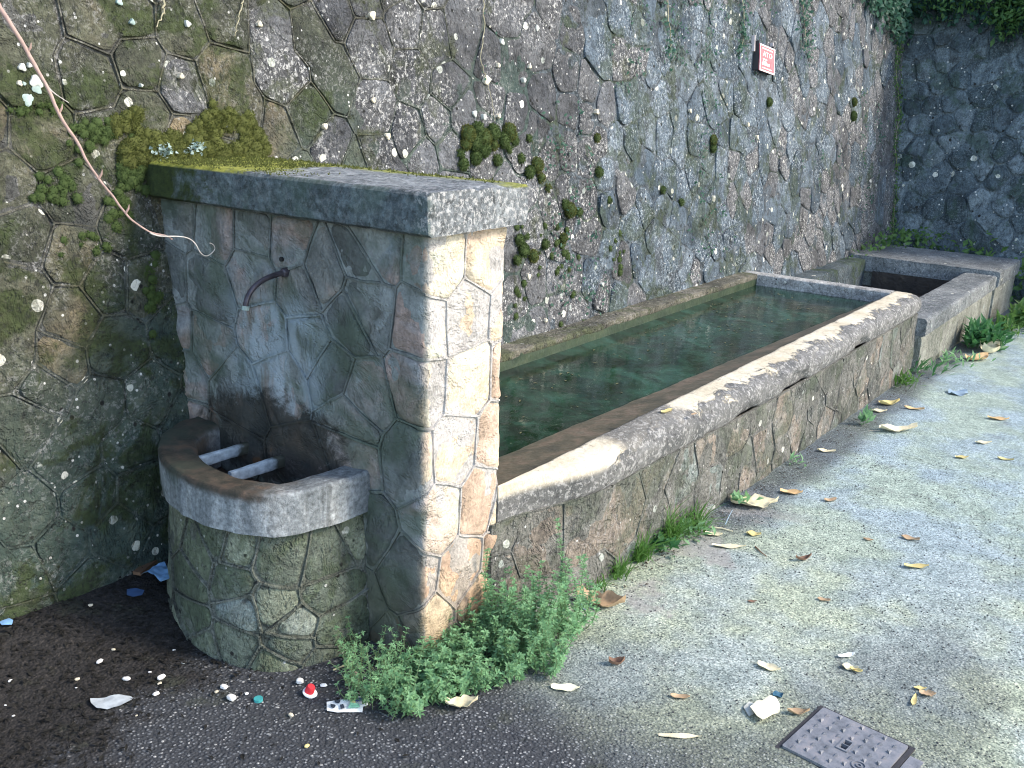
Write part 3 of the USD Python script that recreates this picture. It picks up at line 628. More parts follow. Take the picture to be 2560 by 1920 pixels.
# ------------------------------------------------------------------ retaining wall
wall = thing('retaining_wall', 'high leaning retaining wall of large irregular lichened stones behind the fountain and troughs', 'wall')
WX0, WX1 = -2.4, XC + 0.32
wsh = Sheet([(WX0, 0), (WX1, 0)], z0=-0.15, lean=lambda v: -BT * (v - 0.15))
def wuv(u, v):
    q = at_wall(u, v); return (q[0] - WX0, q[2] + 0.15)
Q = 0.5787                                        # stone centres read off the upper left quarter of the photograph
left_centres = [(110, 90), (420, 90), (110, 330), (390, 320), (610, 270), (560, 60), (790, 120), (790, 370), (960, 60), (960, 330), (1190, 120), (1230, 330), (1060, 520), (1340, 130), (1450, 330),
                (180, 590), (480, 620), (30, 800), (310, 850), (110, 1010), (310, 1090), (80, 1280), (310, 1380), (620, 1220), (60, 1560), (250, 1560), (500, 1500), (560, 1000), (480, 1220), (1600, 200), (1330, 500), (1620, 480), (1760, 90), (1790, 330), (1900, 520)]
low_centres = [(60, 1060), (110, 960), (180, 1140), (60, 1290), (260, 1020), (330, 1110), (230, 1250), (300, 1330), (150, 1380), (60, 1440), (230, 1470), (360, 1230), (370, 1000)]
given = [wuv(a * Q, b * Q) for a, b in left_centres] + [wuv(a, b) for a, b in low_centres]
right_centres = [(1430, 60), (1500, 130), (1560, 40), (1420, 190), (1470, 290), (1570, 260), (1660, 140), (1650, 240), (1760, 160), (1740, 270), (1620, 330), (1560, 420), (1640, 590), (1700, 540), (1760, 620), (1560, 660), (1480, 700), (1650, 690), (1400, 620)]
given += [wuv(a, b) for a, b in right_centres]
wc = cells(0, WX1 - WX0, 0, WALL_TOP + 0.15, 0.33, np.random.default_rng(21), given, squash=1.12, relax=0, avoid=0.50, merge=0.36)
def screen_area(sh, q):
    cs = np.array(q.exterior.coords[:-1]); P = sh.P(cs[:, 0], cs[:, 1], 0)
    uv, z = proj(P)
    if (z < 0.3).any(): return 0
    pg = Polygon(np.clip(uv, -5000, 9000))
    if not pg.is_valid: return 0
    return pg.intersection(sbox(0, 0, 2560, 1920)).area
order = sorted(range(len(wc)), key=lambda k: -screen_area(wsh, wc[k]))
rest = []
nparts = 0
rw = np.random.default_rng(5)
for rank, k in enumerate(order):
    q = wc[k]; x = q.centroid.x + WX0
    far = x > 3.2
    m = stone_mesh(wsh, q, 1000 + k, gap=0.0065 if not far else 0.005, depth=0.03, relief=0.012 if x < 2.5 else 0.016, sp=0.028 if x < 2.2 else 0.04, edge=0.016, bulge=0.001, tilt=0.03)
    if m is None: continue
    t = x + rw.normal(0, 0.35)
    mt = 'wall_stone_near' if t < 0.75 else ('wall_stone_mid' if t < 3.0 else 'wall_stone_far')
    if nparts < 295 and screen_area(wsh, q) > 0:
        obj('stone', m, mt, wall, smooth=45); nparts += 1
    else: rest.append((m, mt))
if rest: tag(obj('outlying_stones', cat([r[0] for r in rest]), 'wall_stone_mid', wall), kind='stuff')
mb_n = [0, 3.0 - WX0, WX1 - WX0]
obj('mortar_bed', grid_mesh(wsh, 0, 2.2 - WX0, 0, WALL_TOP + 0.15, 0.03, -0.008, 0.010, 2), 'wall_mortar', wall, smooth=True)
obj('mortar_bed', grid_mesh(wsh, 2.2 - WX0, WX1 - WX0, 0, WALL_TOP + 0.15, 0.035, -0.0075, 0.012, 3), 'wall_mortar_far', wall, smooth=True)
obj('joint_ribbon', ribbons(wsh, [q for q in wc if q.centroid.x + WX0 < 1.6], 0.0075, -0.003, -0.014), 'wall_ribbon', wall, smooth=50)
cp = box_pts(WX0, WX1, 0, 0.30, -0.06, 0.05); cp.apply_translation((0, BT * WALL_TOP + 0.02, WALL_TOP + 0.02))
obj('wall_head', cp, 'wall_mortar', wall)
print('wall stones', len(wc), nparts)
# larger pale lichen rosettes on the wall face
def rosette(c, r, seed, sh=wsh):
    rng = np.random.default_rng(seed); n = 22
    a = np.linspace(0, 2 * np.pi, n, endpoint=False)
    rr = r * (1 + 0.16 * np.sin(a * 3 + rng.uniform(0, 6)) + rng.normal(0, 0.06, n))
    u, v = c
    rings = [(0.0, 0.003), (0.75, 0.003), (1.0, 0.001)]
    V = [sh.P(u, v, 0.0125)[None]]
    for f_, h_ in rings[1:]:
        V.append(sh.P(u + rr * f_ * np.cos(a), v + rr * f_ * np.sin(a), np.full(n, 0.0095 + h_)))
    V.append(sh.P(u + rr * np.cos(a), v + rr * np.sin(a), np.full(n, -0.02)))
    i = np.arange(n); j = (i + 1) % n
    F = [np.c_[np.zeros(n, int), 1 + i, 1 + j]]
    for k in range(2):
        a0, b0 = 1 + k * n, 1 + (k + 1) * n
        F += [np.c_[a0 + i, b0 + i, b0 + j], np.c_[a0 + i, b0 + j, a0 + j]]
    return trimesh.Trimesh(np.vstack(V), np.vstack(F), process=False)
for k, (a, b, r, mt) in enumerate([(52, 168, 11, 'lichen_pale'), (70, 163, 7, 'lichen_pale'), (45, 208, 8, 'lichen_cream'), (56, 209, 6, 'lichen_green'), (86, 205, 18, 'lichen_pale'), (88, 222, 14, 'lichen_green'), (65, 248, 17, 'lichen_green'), (327, 55, 8, 'lichen_green'), (295, 5, 9, 'lichen_green'),
                                   (466, 59, 9, 'lichen_pale'), (450, 190, 8, 'lichen_cream'), (350, 213, 5, 'lichen_pale'), (560, 312, 9, 'lichen_pale'), (646, 60, 8, 'lichen_cream'), (928, 38, 12, 'lichen_cream'), (930, 250, 8, 'lichen_cream'), (967, 340, 9, 'lichen_cream'), (810, 315, 8, 'lichen_cream'), (1184, 284, 9, 'lichen_pale'), (1208, 292, 8, 'lichen_pale'), (1245, 290, 7, 'lichen_cream'),
                                   (1253, 105, 8, 'lichen_pale'), (1244, 163, 6, 'lichen_cream'), (1215, 200, 13, 'lichen_cream'), (1340, 70, 8, 'lichen_pale'), (1322, 166, 6, 'lichen_cream'), (1308, 200, 7, 'lichen_pale'), (1491, 280, 7, 'lichen_cream'), (1724, 277, 6, 'lichen_cream'), (1869, 311, 6, 'lichen_cream'), (1892, 343, 6, 'lichen_cream'), (1362, 800, 6, 'lichen_cream'), (1320, 690, 8, 'lichen_cream'), (1504, 710, 6, 'lichen_pale')]):
    u, v = wuv(a, b); P = at_wall(a, b)
    obj('lichen_rosette', rosette((u, v), 0.85 * r * ((P - EYE) @ fwd) / FPX, 300 + k), mt, wall, smooth=40)

# ------------------------------------------------------------------ side wall (at right angles, far right)
side = thing('side_wall', 'shaded stone wall coloured dark bluish at the far right meeting the retaining wall at a corner', 'wall')
SY0 = 0.42
ssh = Sheet([(XC, SY0), (XC, -3.6)], z0=-0.25, lean=lambda v: -BT * (v - 0.25))
sc = cells(0, SY0 + 3.6, 0, 2.87, 0.27, np.random.default_rng(31), (), relax=0, merge=0.2)
rest = []
for k, q in enumerate(sc):
    m = stone_mesh(ssh, q, 5000 + k, gap=0.010, depth=0.04, relief=0.028, sp=0.035, edge=0.025, bulge=0.006, tilt=0.07)
    if m is None: continue
    if screen_area(ssh, q) > 0: obj('stone', m, 'side_wall_stone', side, smooth=45)
    else: rest.append(m)
tag(obj('outlying_stones', cat(rest), 'side_wall_stone', side), kind='stuff')
obj('mortar_bed', grid_mesh(ssh, 0, SY0 + 3.6, 0, 2.87, 0.035, -0.014, 0.016, 4), 'side_wall_stone', side, smooth=True)
sd = box_pts(0, 0.4, -3.6, SY0, -0.06, 0.04); sd.apply_translation((XC + BT * 2.62, 0, 2.62))
obj('wall_head', sd, 'wall_mortar', side)

# ------------------------------------------------------------------ fountain pillar
PW, PT, PZ = 0.978, 0.366, 1.276
pillar = thing('fountain_pillar', 'thick stone pillar wall with a heavy concrete cap carrying the curved spout', 'fountain')
def corner_path(pts, r=0.022, n=5):
    out = [np.array(pts[0], float)]
    for a, b, c in zip(pts[:-2], pts[1:-1], pts[2:]):
        a, b, c = map(lambda q: np.array(q, float), (a, b, c))
        d1 = (a - b) / np.linalg.norm(a - b); d2 = (c - b) / np.linalg.norm(c - b)
        p0, p1 = b + d1 * r, b + d2 * r
        for t in np.linspace(0, 1, n): out.append((1 - t) ** 2 * p0 + 2 * t * (1 - t) * b + t * t * p1)
    out.append(np.array(pts[-1], float))
    # densify straight runs
    res = [out[0]]
    for a, b in zip(out[:-1], out[1:]):
        k = max(1, int(np.linalg.norm(b - a) / 0.03))
        res += [a + (b - a) * t for t in np.linspace(0, 1, k + 1)[1:]]
    return res
psh = Sheet(corner_path([(0, 0.17), (0, -PW), (PT, -PW), (PT, 0.17)]), z0=-0.05)
PL = PW + 0.17 - 0.010
def p_left(u, v):
    q = at(u, v, 0, 0.0); return (0.17 - q[1], q[2] + 0.05)
def p_end(u, v):
    q = at(u, v, 1, -PW); return (PL + q[0], q[2] + 0.05)
pgiven = [p_left(a * Q, b * Q) for a, b in [(930, 970), (1090, 1010), (1240, 1060), (1090, 1180), (900, 1270), (1390, 1190), (1570, 1070), (1560, 1330), (1150, 1450), (1330, 1480), (760, 1420), (1290, 1250)]]
pgiven += [p_left(380 + a * 0.4973, 900 + b * 0.4973) for a, b in [(900, 60), (640, 80), (1200, 130), (1000, 300), (1180, 420), (1230, 700), (1260, 1040), (1230, 1370), (420, 150), (150, 60)]]
pgiven = [q for q in pgiven if q[0] < PL - 0.16]
for y0_, y1_, xj in [(590, 700, 1165), (700, 870, 1228), (870, 1045, 1118), (1045, 1185, 1192), (1185, 1345, 1152), (1345, 1480, 1205), (1480, 1590, 1140), (1590, 1665, 1180)]:
    u_, v_ = p_end(xj, (y0_ + y1_) / 2)
    pgiven += [(u_ - 0.105, v_ + 0.006), (u_ + 0.105, v_ - 0.004)]
pgiven += [(PL - 0.23 - 0.05 * (k % 2), p_end(1100, y_)[1]) for k, y_ in enumerate((650, 830, 1020, 1180, 1350, 1540))]
pc = cells(0, psh.L, 0, PZ + 0.05, 0.25, np.random.default_rng(41), pgiven, relax=0, avoid=0.7)
for k, q in enumerate(pc):
    endish = PL - 0.05 < q.centroid.x < PL + PT + 0.05
    m = stone_mesh(psh, q, 7000 + k, gap=0.0058, depth=0.02, relief=0.024 if endish else 0.016, sp=0.015, edge=0.013, bulge=0.001, tilt=0.02)
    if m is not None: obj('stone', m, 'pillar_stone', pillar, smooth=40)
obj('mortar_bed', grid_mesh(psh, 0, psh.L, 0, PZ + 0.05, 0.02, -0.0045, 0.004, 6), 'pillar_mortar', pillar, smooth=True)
obj('joint_ribbon', ribbons(psh, pc, 0.0085, 0.001, -0.008, sp=0.02), 'pillar_mortar', pillar, smooth=50)
print('pillar stones', len(pc))
# cap: a heavy slab with worn edges
CO = 0.040
prof = rounded_profile(-CO, PT + CO, PZ, 1.391, 0.012, 3, 0.016)
capm = extrude_profile(prof, np.arange(-PW - CO, 0.20, 0.016), 0.007, 17, axis='y', sharp=16)
v = np.array(capm.vertices); e = np.abs(v[:, 1] + PW + CO) < 0.03
v[:, 1] += np.where(np.abs(v[:, 1] + PW + CO) < 0.02, 0.010 * (fbm(v * 18, 3, 4) - 0.3), 0)
v[:, 2] -= 0.010 * sstep(v[:, 2], 1.37, 1.39) * sstep(fbm(v * 9, 3, 44), 0.55, 0.75) * (sstep(v[:, 0], 0.33, 0.40) + sstep(v[:, 1], -0.95, -1.01))
capm = trimesh.Trimesh(v, capm.faces, process=False)
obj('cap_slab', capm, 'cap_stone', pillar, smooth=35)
# spout
sp0 = at(715, 681, 0, 0.0); sy, sz = sp0[1], sp0[2]
tip = at(614, 772, 1, sy + 0.0)
L_ = -tip[0]
def tube(pts, radii, sides=12, cap=True):
    p = np.asarray(pts, float); n = len(p); t = np.gradient(p, axis=0); t /= np.linalg.norm(t, axis=1, keepdims=True) + 1e-12
    a = np.cross(t, [0.0, 0, 1.0] if abs(t[0][2]) < 0.9 else [1.0, 0, 0]); 
    bad = np.linalg.norm(a, axis=1) < 1e-3; a[bad] = np.cross(t[bad], [0, 1.0, 0])
    a /= np.linalg.norm(a, axis=1, keepdims=True); b = np.cross(t, a)
    ang = np.arange(sides) * 2 * np.pi / sides
    r = np.broadcast_to(radii, (n,))[:, None, None]
    V = p[:, None] + r * (np.cos(ang)[None, :, None] * a[:, None] + np.sin(ang)[None, :, None] * b[:, None])
    i, j = np.meshgrid(np.arange(n - 1), np.arange(sides), indexing='ij'); j2 = (j + 1) % sides
    f = np.stack([i * sides + j, i * sides + j2, (i + 1) * sides + j2, (i + 1) * sides + j], -1).reshape(-1, 4)
    F = [f[:, [0, 1, 2]], f[:, [0, 2, 3]]]; V = V.reshape(-1, 3)
    if cap:
        c0, c1 = len(V), len(V) + 1; V = np.vstack([V, p[:1], p[-1:]]); k = np.arange(sides); k2 = (k + 1) % sides
        F += [np.c_[k2, k, np.full(sides, c0)], np.c_[(n - 1) * sides + k, (n - 1) * sides + k2, np.full(sides, c1)]]
    return trimesh.Trimesh(V, np.vstack(F), process=False)
dz = sz - tip[2]
tt = np.linspace(0, 1, 14)
curve = np.c_[0.01 - (L_ + 0.01) * (1 - (1 - tt) ** 1.8), np.full(14, sy), sz - dz * tt ** 2.1]
pipe = obj('spout_pipe', tube(curve, 0.0082, 14), 'old_pipe', pillar, smooth=60)
obj('spout_tip', tube([curve[-1] + [0.001, 0, 0.008], curve[-1] + [-0.001, 0, -0.004]], 0.0108, 14), 'lichen_green', pillar, smooth=60)
obj('spout_collar', tube([[0.012, sy, sz], [-0.012, sy, sz], [-0.016, sy, sz]], [0.016, 0.014, 0.010], 12), 'old_pipe', pillar, smooth=60)
hp = at(704, 648, 0, -0.004)
obj('bolt_hole', tube([[0.01, hp[1], hp[2]], [-0.008, hp[1], hp[2]]], 0.007, 10), 'black_hole', pillar)

# ------------------------------------------------------------------ basin
basin = thing('drinking_basin', 'half round stone drinking basin under the spout with rust stained concrete rim', 'basin')
outer = np.array([(0.012, -0.765), (-0.08, -0.758), (-0.17, -0.742), (-0.27, -0.705), (-0.335, -0.62), (-0.364, -0.50), (-0.36, -0.38), (-0.335, -0.26), (-0.283, -0.155), (-0.20, -0.06), (-0.10, 0.0), (0.012, 0.035)])
from scipy.interpolate import CubicSpline
_s = np.r_[0, np.cumsum(np.linalg.norm(np.diff(outer, axis=0), axis=1))]
bspl = CubicSpline(_s, outer)
def bpath(off=0.0, n=70):
    s = np.linspace(0, _s[-1], n); p = bspl(s); t = bspl(s, 1); t /= np.linalg.norm(t, axis=1, keepdims=True)
    nn = np.stack([t[:, 1], -t[:, 0]], 1)              # check side below
    c = np.array([0.0, -0.38])
    sgn = np.sign(((p - c) * nn).sum(1).mean())
    return p + nn * sgn * off, sgn
RB, RT = 0.432, 0.558
bp, sg = bpath(-0.026)
bp = bp[::-1] if sg > 0 else bp
bsh = Sheet(bp, z0=-0.05, lean=lambda v: 0.035 * (1 - v / (RB + 0.05)) )
if ((bsh.n[35] @ (bsh.p[35] - np.array([0, -0.38]))) < 0): bsh.n = -bsh.n
flip_b = True
def b_uv(u, v):                                       # pixel on the basin's curved face -> (u, v)
    d = ray(u, v); best = None
    for t in np.linspace(1.5, 4.0, 1200):
        q = EYE + d * t
        k = np.argmin(((bsh.p - q[:2]) ** 2).sum(1))
        if ((q[:2] - bsh.p[k]) @ bsh.n[k]) < 0.012: return (bsh.s[k], q[2] + 0.05)
    return None
bg = [b_uv(340 + a * 0.2893, 1340 + b * 0.2893) for a, b in [(500, 180), (480, 380), (800, 100), (820, 420), (1250, 250), (1650, 250), (900, 640), (500, 700), (1150, 620), (1650, 480), (1700, 800), (1350, 800), (900, 950), (1320, 930), (600, 950), (1200, 1110), (1600, 1080), (680, 20)]]
bg = [q for q in bg if q is not None]
bc = cells(0, bsh.L, 0, RB + 0.05 - 0.0, 0.24, np.random.default_rng(51), bg, relax=0)
u_dir_flip = np.cross(np.r_[bsh.p[36] - bsh.p[34], 0], [0, 0, 1.0])[:2] @ bsh.n[35] < 0
def fix(m):
    return trimesh.Trimesh(m.vertices, m.faces[:, ::-1], process=False) if u_dir_flip else m
for k, q in enumerate(bc):
    m = stone_mesh(bsh, q, 9000 + k, gap=0.006, depth=0.02, relief=0.009, sp=0.018, edge=0.014, bulge=0.001, tilt=0.02)
    if m is not None: obj('stone', fix(m), 'basin_stone', basin, smooth=40)
obj('mortar_bed', fix(grid_mesh(bsh, 0, bsh.L, 0, RB + 0.05, 0.02, -0.006, 0.003, 7)), 'basin_mortar', basin, smooth=True)
obj('joint_ribbon', fix(ribbons(bsh, bc, 0.008, 0.001, -0.008, sp=0.02)), 'basin_mortar', basin, smooth=50)
# rim ring
po, _ = bpath(0.0, 90); pi_, _ = bpath(-0.115, 90)
po[[0, -1], 0] = 0.015; pi_[:, 0] = np.minimum(pi_[:, 0], 0.012); pi_[[0, -1], 0] = 0.012
cross = [(0.0, RB), (0.0, RT - 0.012), (0.05, RT - 0.002), (0.11, RT), (0.55, RT - 0.004), (0.85, RT - 0.006), (0.97, RT - 0.016), (1.0, RT - 0.03), (1.0, RB - 0.03), (0.5, RB - 0.02)]
n = 90; V = []
for f_, z_ in cross:
    xy = po + (pi_ - po) * f_
    k = 0.011 * (fbm(np.c_[xy * 16, np.full(n, z_ * 16)], 4, 3) - 0.5) * 2
    V.append(np.c_[xy - (pi_ - po) * (k / 0.115)[:, None] * (1 if f_ < 0.3 else 0.5), np.full(n, z_) + (k * 0.8 if RT - 0.02 < z_ else 0)])
V = np.stack(V, 1); K = len(cross)
i, j = np.meshgrid(np.arange(n - 1), np.arange(K), indexing='ij'); j2 = (j + 1) % K
f = np.stack([i * K + j, i * K + j2, (i + 1) * K + j2, (i + 1) * K + j], -1).reshape(-1, 4)
rimm = trimesh.Trimesh(V.reshape(-1, 3), np.vstack([f[:, [0, 1, 2]], f[:, [0, 2, 3]]]), process=False)
trimesh.repair.fix_normals(rimm)
obj('rim', rimm, 'basin_rim', basin, smooth=40)
# bowl inside, with sludge
inn, _ = bpath(-0.11, 60)
poly = Polygon(np.vstack([inn, [(0.012, 0.0)], [(0.012, -0.6)]])).buffer(0)
lo = Polygon(inn)
def flat_poly(poly, z, sp=0.02, amp=0.006, seed=0):
    x0, y0, x1, y1 = poly.bounds; gx, gy = np.meshgrid(np.arange(x0, x1, sp), np.arange(y0, y1, sp))
    I = np.c_[gx.ravel(), gy.ravel()]; I = I[contains_xy(poly.buffer(-sp * 0.4), I[:, 0], I[:, 1])]
    L = poly.exterior; B = np.array([L.interpolate(t, normalized=True).coords[0] for t in np.linspace(0, 1, max(12, int(L.length / sp)), endpoint=False)])
    A = np.vstack([B, I]); T = Delaunay(A).simplices; c = A[T].mean(1); T = T[contains_xy(poly, c[:, 0], c[:, 1])]
    z_ = z + amp * (fbm(np.c_[A * 18, np.zeros(len(A))], 4, seed) - 0.5) * 2
    a = A[T]; cr = (a[:, 1, 0] - a[:, 0, 0]) * (a[:, 2, 1] - a[:, 0, 1]) - (a[:, 1, 1] - a[:, 0, 1]) * (a[:, 2, 0] - a[:, 0, 0]); T[cr < 0] = T[cr < 0][:, ::-1]
    return trimesh.Trimesh(np.c_[A, z_], T, process=False)
obj('sludge', flat_poly(Polygon(inn).convex_hull, 0.40, 0.02, 0.012, 3), 'basin_sludge', basin, smooth=True)
for k, (pa, pb) in enumerate([((514, 1140), (673, 1093)), ((623, 1168), (751, 1128))]):
    a, b = at(*pa, 2, 0.515), at(*pb, 2, 0.515)
    d = (b - a) / np.linalg.norm(b - a); a2 = a - d * 0.07; b2 = b + d * 0.07
    b2[0] = min(b2[0], 0.01)
    L = np.linalg.norm(b2 - a2)
    m = extrude_profile(rounded_profile(-0.010, 0.010, -0.016, 0.020, 0.004, 2, 0.008), np.linspace(0, L, 24), 0.003, 70 + k)
    Rm = np.eye(4); Rm[:3, 0] = d; Rm[:3, 1] = np.cross([0, 0, 1], d); Rm[:3, 2] = [0, 0, 1]; Rm[:3, 3] = [a2[0], a2[1], 0.500]
    m.apply_transform(Rm)
    obj('grid_bar', m, 'grid_bar', basin, smooth=40)

# ------------------------------------------------------------------ washing trough
ZR, YI, YO, YG, XE, XO = 0.459, -0.977, -1.150, -1.150, 4.67, 4.79
trough = thing('washing_trough', 'long low stone washing trough full of green water against the retaining wall', 'trough')
def out_k(x): return 0.03 + 0.73 * sstep(x, 0.335, 0.85) + 0.24 * sstep(x, 0.7, 2.4)     # the trough swells out from the pillar
_tx = np.arange(PT - 0.045, XO - 0.03, 0.05)
tsh = Sheet(corner_path(list(zip(_tx, YI + (YG + 0.004 - YI) * out_k(_tx)))[:-1] + [(XO - 0.02, YG + 0.004), (XO - 0.02, 0.0)], 0.02), z0=-0.14, lean=lambda v: 0.012 * (1 - v / 0.5))
TH = 0.335 + 0.14
tc = cells(0, tsh.L, 0, TH, 0.30, np.random.default_rng(61), [], relax=0, merge=0.2)
for k, q in enumerate(tc):
    m = stone_mesh(tsh, q, 11000 + k, gap=0.0038, depth=0.02, relief=0.014, sp=0.022, edge=0.012, bulge=0.0, tilt=0.02)
    if m is None: continue
    if screen_area(tsh, q) > 0: obj('stone', m, 'trough_stone', trough, smooth=45)
obj('mortar_bed', grid_mesh(tsh, 0, tsh.L, 0, TH, 0.025, -0.0015, 0.009, 9), 'trough_mortar', trough, smooth=True)
obj('joint_ribbon', ribbons(tsh, tc, 0.006, 0.002, -0.006, sp=0.025), 'trough_mortar', trough, smooth=50)
# coping in two lengths with a break between
def coping(x0, x1, seed, dz=0.0, y0=YO - 0.006):
    pr = []
    for y_, z_ in [(YI, ZR - 0.004), (YI - 0.006, ZR), (-1.02, ZR + 0.001), (-1.06, ZR), (-1.09, ZR - 0.003), (-1.115, ZR - 0.009), (-1.135, ZR - 0.020), (y0 + 0.006, ZR - 0.038), (y0, ZR - 0.06), (y0 + 0.002, ZR - 0.085), (y0 + 0.006, ZR - 0.11), (y0 + 0.016, ZR - 0.125), (-1.12, ZR - 0.128), (-1.04, ZR - 0.128), (YI + 0.01, ZR - 0.12), (YI, ZR - 0.06)]:
        pr.append((y_, z_ + dz))
    q = LineString(pr + [pr[0]]); k = int(q.length / 0.012); P = np.array([q.interpolate(t, normalized=True).coords[0] for t in np.linspace(0, 1, k, endpoint=False)])
    m = extrude_profile(P, np.arange(x0, x1 + 0.001, 0.02), 0.0075, seed, sharp=11)
    v = np.array(m.vertices)
    v[:, 1] = YI + (v[:, 1] - YI) * out_k(v[:, 0])
    chip = sstep(fbm(np.c_[v[:, :1] * 5, v[:, 1:] * 9], 3, seed + 4), 0.56, 0.72) * sstep(-v[:, 1], 1.09, 1.14)
    v[:, 1] += 0.022 * chip; v[:, 2] -= 0.008 * chip * (v[:, 2] > ZR - 0.05)
    v[:, 2] = np.where((v[:, 1] > -1.08) & (v[:, 2] > ZR - 0.02), ZR + dz + (v[:, 2] - ZR - dz) * 0.45, v[:, 2])
    return trimesh.Trimesh(v, m.faces, process=False)
obj('coping', coping(PT - 0.012, XO, 81), 'trough_rim', trough, smooth=45)
er = extrude_profile(rounded_profile(XE, XO - 0.005, ZR - 0.10, ZR + 0.004, 0.012, 3, 0.012), np.arange(YI + 0.006, 0.10, 0.03), 0.004, 83, axis='y')
obj('end_coping', er, 'pale_concrete', trough, smooth=45)
bl = extrude_profile(rounded_profile(-0.062, 0.10, ZR - 0.035, ZR + 0.006, 0.010, 3, 0.014), np.arange(PT + 0.004, XE - 0.003, 0.03), 0.006, 84)
obj('back_ledge', bl, 'ledge_stone', trough, smooth=45)
def quad_sheet(a, b, c, d, n=30, m=6, amp=0.004, seed=0):
    a, b, c, d = map(lambda q: np.array(q, float), (a, b, c, d))
    s, t = np.meshgrid(np.linspace(0, 1, n), np.linspace(0, 1, m), indexing='ij'); s, t = s[..., None], t[..., None]
    P = a * (1 - s) * (1 - t) + b * s * (1 - t) + c * s * t + d * (1 - s) * t
    nn = np.cross(b - a, d - a); nn /= np.linalg.norm(nn)
    P = P + nn * ((fbm(P * 9, 4, seed) - 0.5) * 2 * amp)[..., None]
    i, j = np.meshgrid(np.arange(n - 1), np.arange(m - 1), indexing='ij')
    f = np.stack([i * m + j, (i + 1) * m + j, (i + 1) * m + j + 1, i * m + j + 1], -1).reshape(-1, 4)
    return trimesh.Trimesh(P.reshape(-1, 3), np.vstack([f[:, [0, 1, 2]], f[:, [0, 2, 3]]]), process=False)
WZ = 0.385
obj('front_inner_slope', quad_sheet((PT, -0.50, 0.34), (XE, -0.78, 0.34), (XE, YI - 0.004, ZR - 0.012), (PT, YI - 0.004, ZR - 0.012), 120, 10, 0.004, 3), 'trough_inside', trough, smooth=True)
obj('back_inner_face', quad_sheet((PT, -0.062, 0.0), (XE + 0.01, -0.062, 0.0), (XE + 0.01, -0.058, ZR - 0.012), (PT, -0.058, ZR - 0.012), 120, 8, 0.004, 5), 'wet_algae', trough, smooth=True)
obj('end_inner_face', quad_sheet((XE + 0.004, 0, 0.0), (XE + 0.004, YI, 0.0), (XE + 0.004, YI, ZR - 0.03), (XE + 0.004, 0, ZR - 0.03), 40, 8, 0.003, 6), 'trough_inside', trough, smooth=True)
wt = quad_sheet((PT - 0.01, -0.88, WZ), (XE + 0.02, -0.88, WZ), (XE + 0.02, -0.05, WZ), (PT - 0.01, -0.05, WZ), 3, 3, 0.0, 1)
tag(obj('water', wt, 'water', smooth=True), 'murky green water standing in the long trough', kind='structure')

# ------------------------------------------------------------------ end trough (second, lower)
et = thing('end_trough', 'second lower concrete trough beyond the long one, in the wall corner, with dark muddy inside', 'trough')
EZ, EY0, EY1, EX0, EX1, EX2 = 0.300, -1.205, -0.945, XO + 0.003, 7.08, 8.02
fw = extrude_profile(rounded_profile(EY0, EY1, EZ - 0.12, EZ, 0.015, 3, 0.02), np.arange(EX0, 7.50, 0.04), 0.007, 91)
obj('front_coping', fw, 'old_concrete', et, smooth=45)
fr = extrude_profile(rounded_profile(EY0 + 0.02, EY1 - 0.02, -0.25, EZ - 0.118, 0.01, 2, 0.03), np.arange(EX0, 7.98, 0.05), 0.007, 92)
obj('front_wall', fr, 'end_trough_render', et, smooth=45)
sl = extrude_profile(rounded_profile(-1.225, 0.08, EZ - 0.10, EZ + 0.035, 0.015, 3, 0.03), np.arange(7.06, EX2, 0.04), 0.007, 93)
obj('end_slab', sl, 'old_concrete', et, smooth=45)
obj('end_slab_base', box_pts(7.09, EX2 - 0.03, -1.2, 0.05, -0.25, EZ - 0.09), 'end_trough_render', et)
bb = extrude_profile(rounded_profile(-0.12, 0.08, -0.1, EZ + 0.01, 0.015, 3, 0.03), np.arange(EX0, 7.085, 0.05), 0.006, 94)
obj('back_ledge', bb, 'dark_ledge', et, smooth=45)
md = quad_sheet((EX0, -0.96, 0.06), (7.1, -0.96, 0.06), (7.1, -0.10, 0.07), (EX0, -0.10, 0.07), 60, 20, 0.012, 7)
obj('mud_bottom', md, 'dark_mud', et, smooth=True)
obj('near_inner_face', quad_sheet((EX0 - 0.002, -0.1, 0.0), (EX0 - 0.002, -1.0, 0.0), (EX0 - 0.002, -1.0, 0.34), (EX0 - 0.002, -0.1, 0.34), 20, 6, 0.003, 8), 'dark_mud', et, smooth=True)
obj('far_inner_face', quad_sheet((7.055, -0.19, 0.03), (7.055, -0.95, 0.03), (7.055, -0.95, 0.21), (7.055, -0.19, 0.21), 20, 6, 0.004, 8), 'dark_mud', et, smooth=True)

# ------------------------------------------------------------------ foliage helpers
def leaves(P, D, N, L, W, fold=0.25):
    """Pointed leaves: base P, direction D, face normal N; 4 triangles each."""
    P, D, N = (np.asarray(q, float) for q in (P, D, N))
    D = D / np.linalg.norm(D, axis=1, keepdims=True)
    S = np.cross(D, N); S /= np.linalg.norm(S, axis=1, keepdims=True) + 1e-9
    U = np.cross(S, D); L = np.broadcast_to(L, len(P))[:, None]; W = np.broadcast_to(W, len(P))[:, None]
    m = P + D * L * 0.5
    a = m + S * W / 2 + U * W * fold; b = m - S * W / 2 + U * W * fold; tip = P + D * L - U * L * 0.10
    V = np.stack([P, a, m, b, tip], 1).reshape(-1, 3)
    k = np.arange(len(P))[:, None, None] * 5
    F = (k + np.array([[0, 1, 2], [0, 2, 3], [2, 1, 4], [2, 4, 3]])[None]).reshape(-1, 3)
    return trimesh.Trimesh(V, F, process=False)
def unit(n, rng):
    d = rng.normal(size=(n, 3)); return d / np.linalg.norm(d, axis=1, keepdims=True)
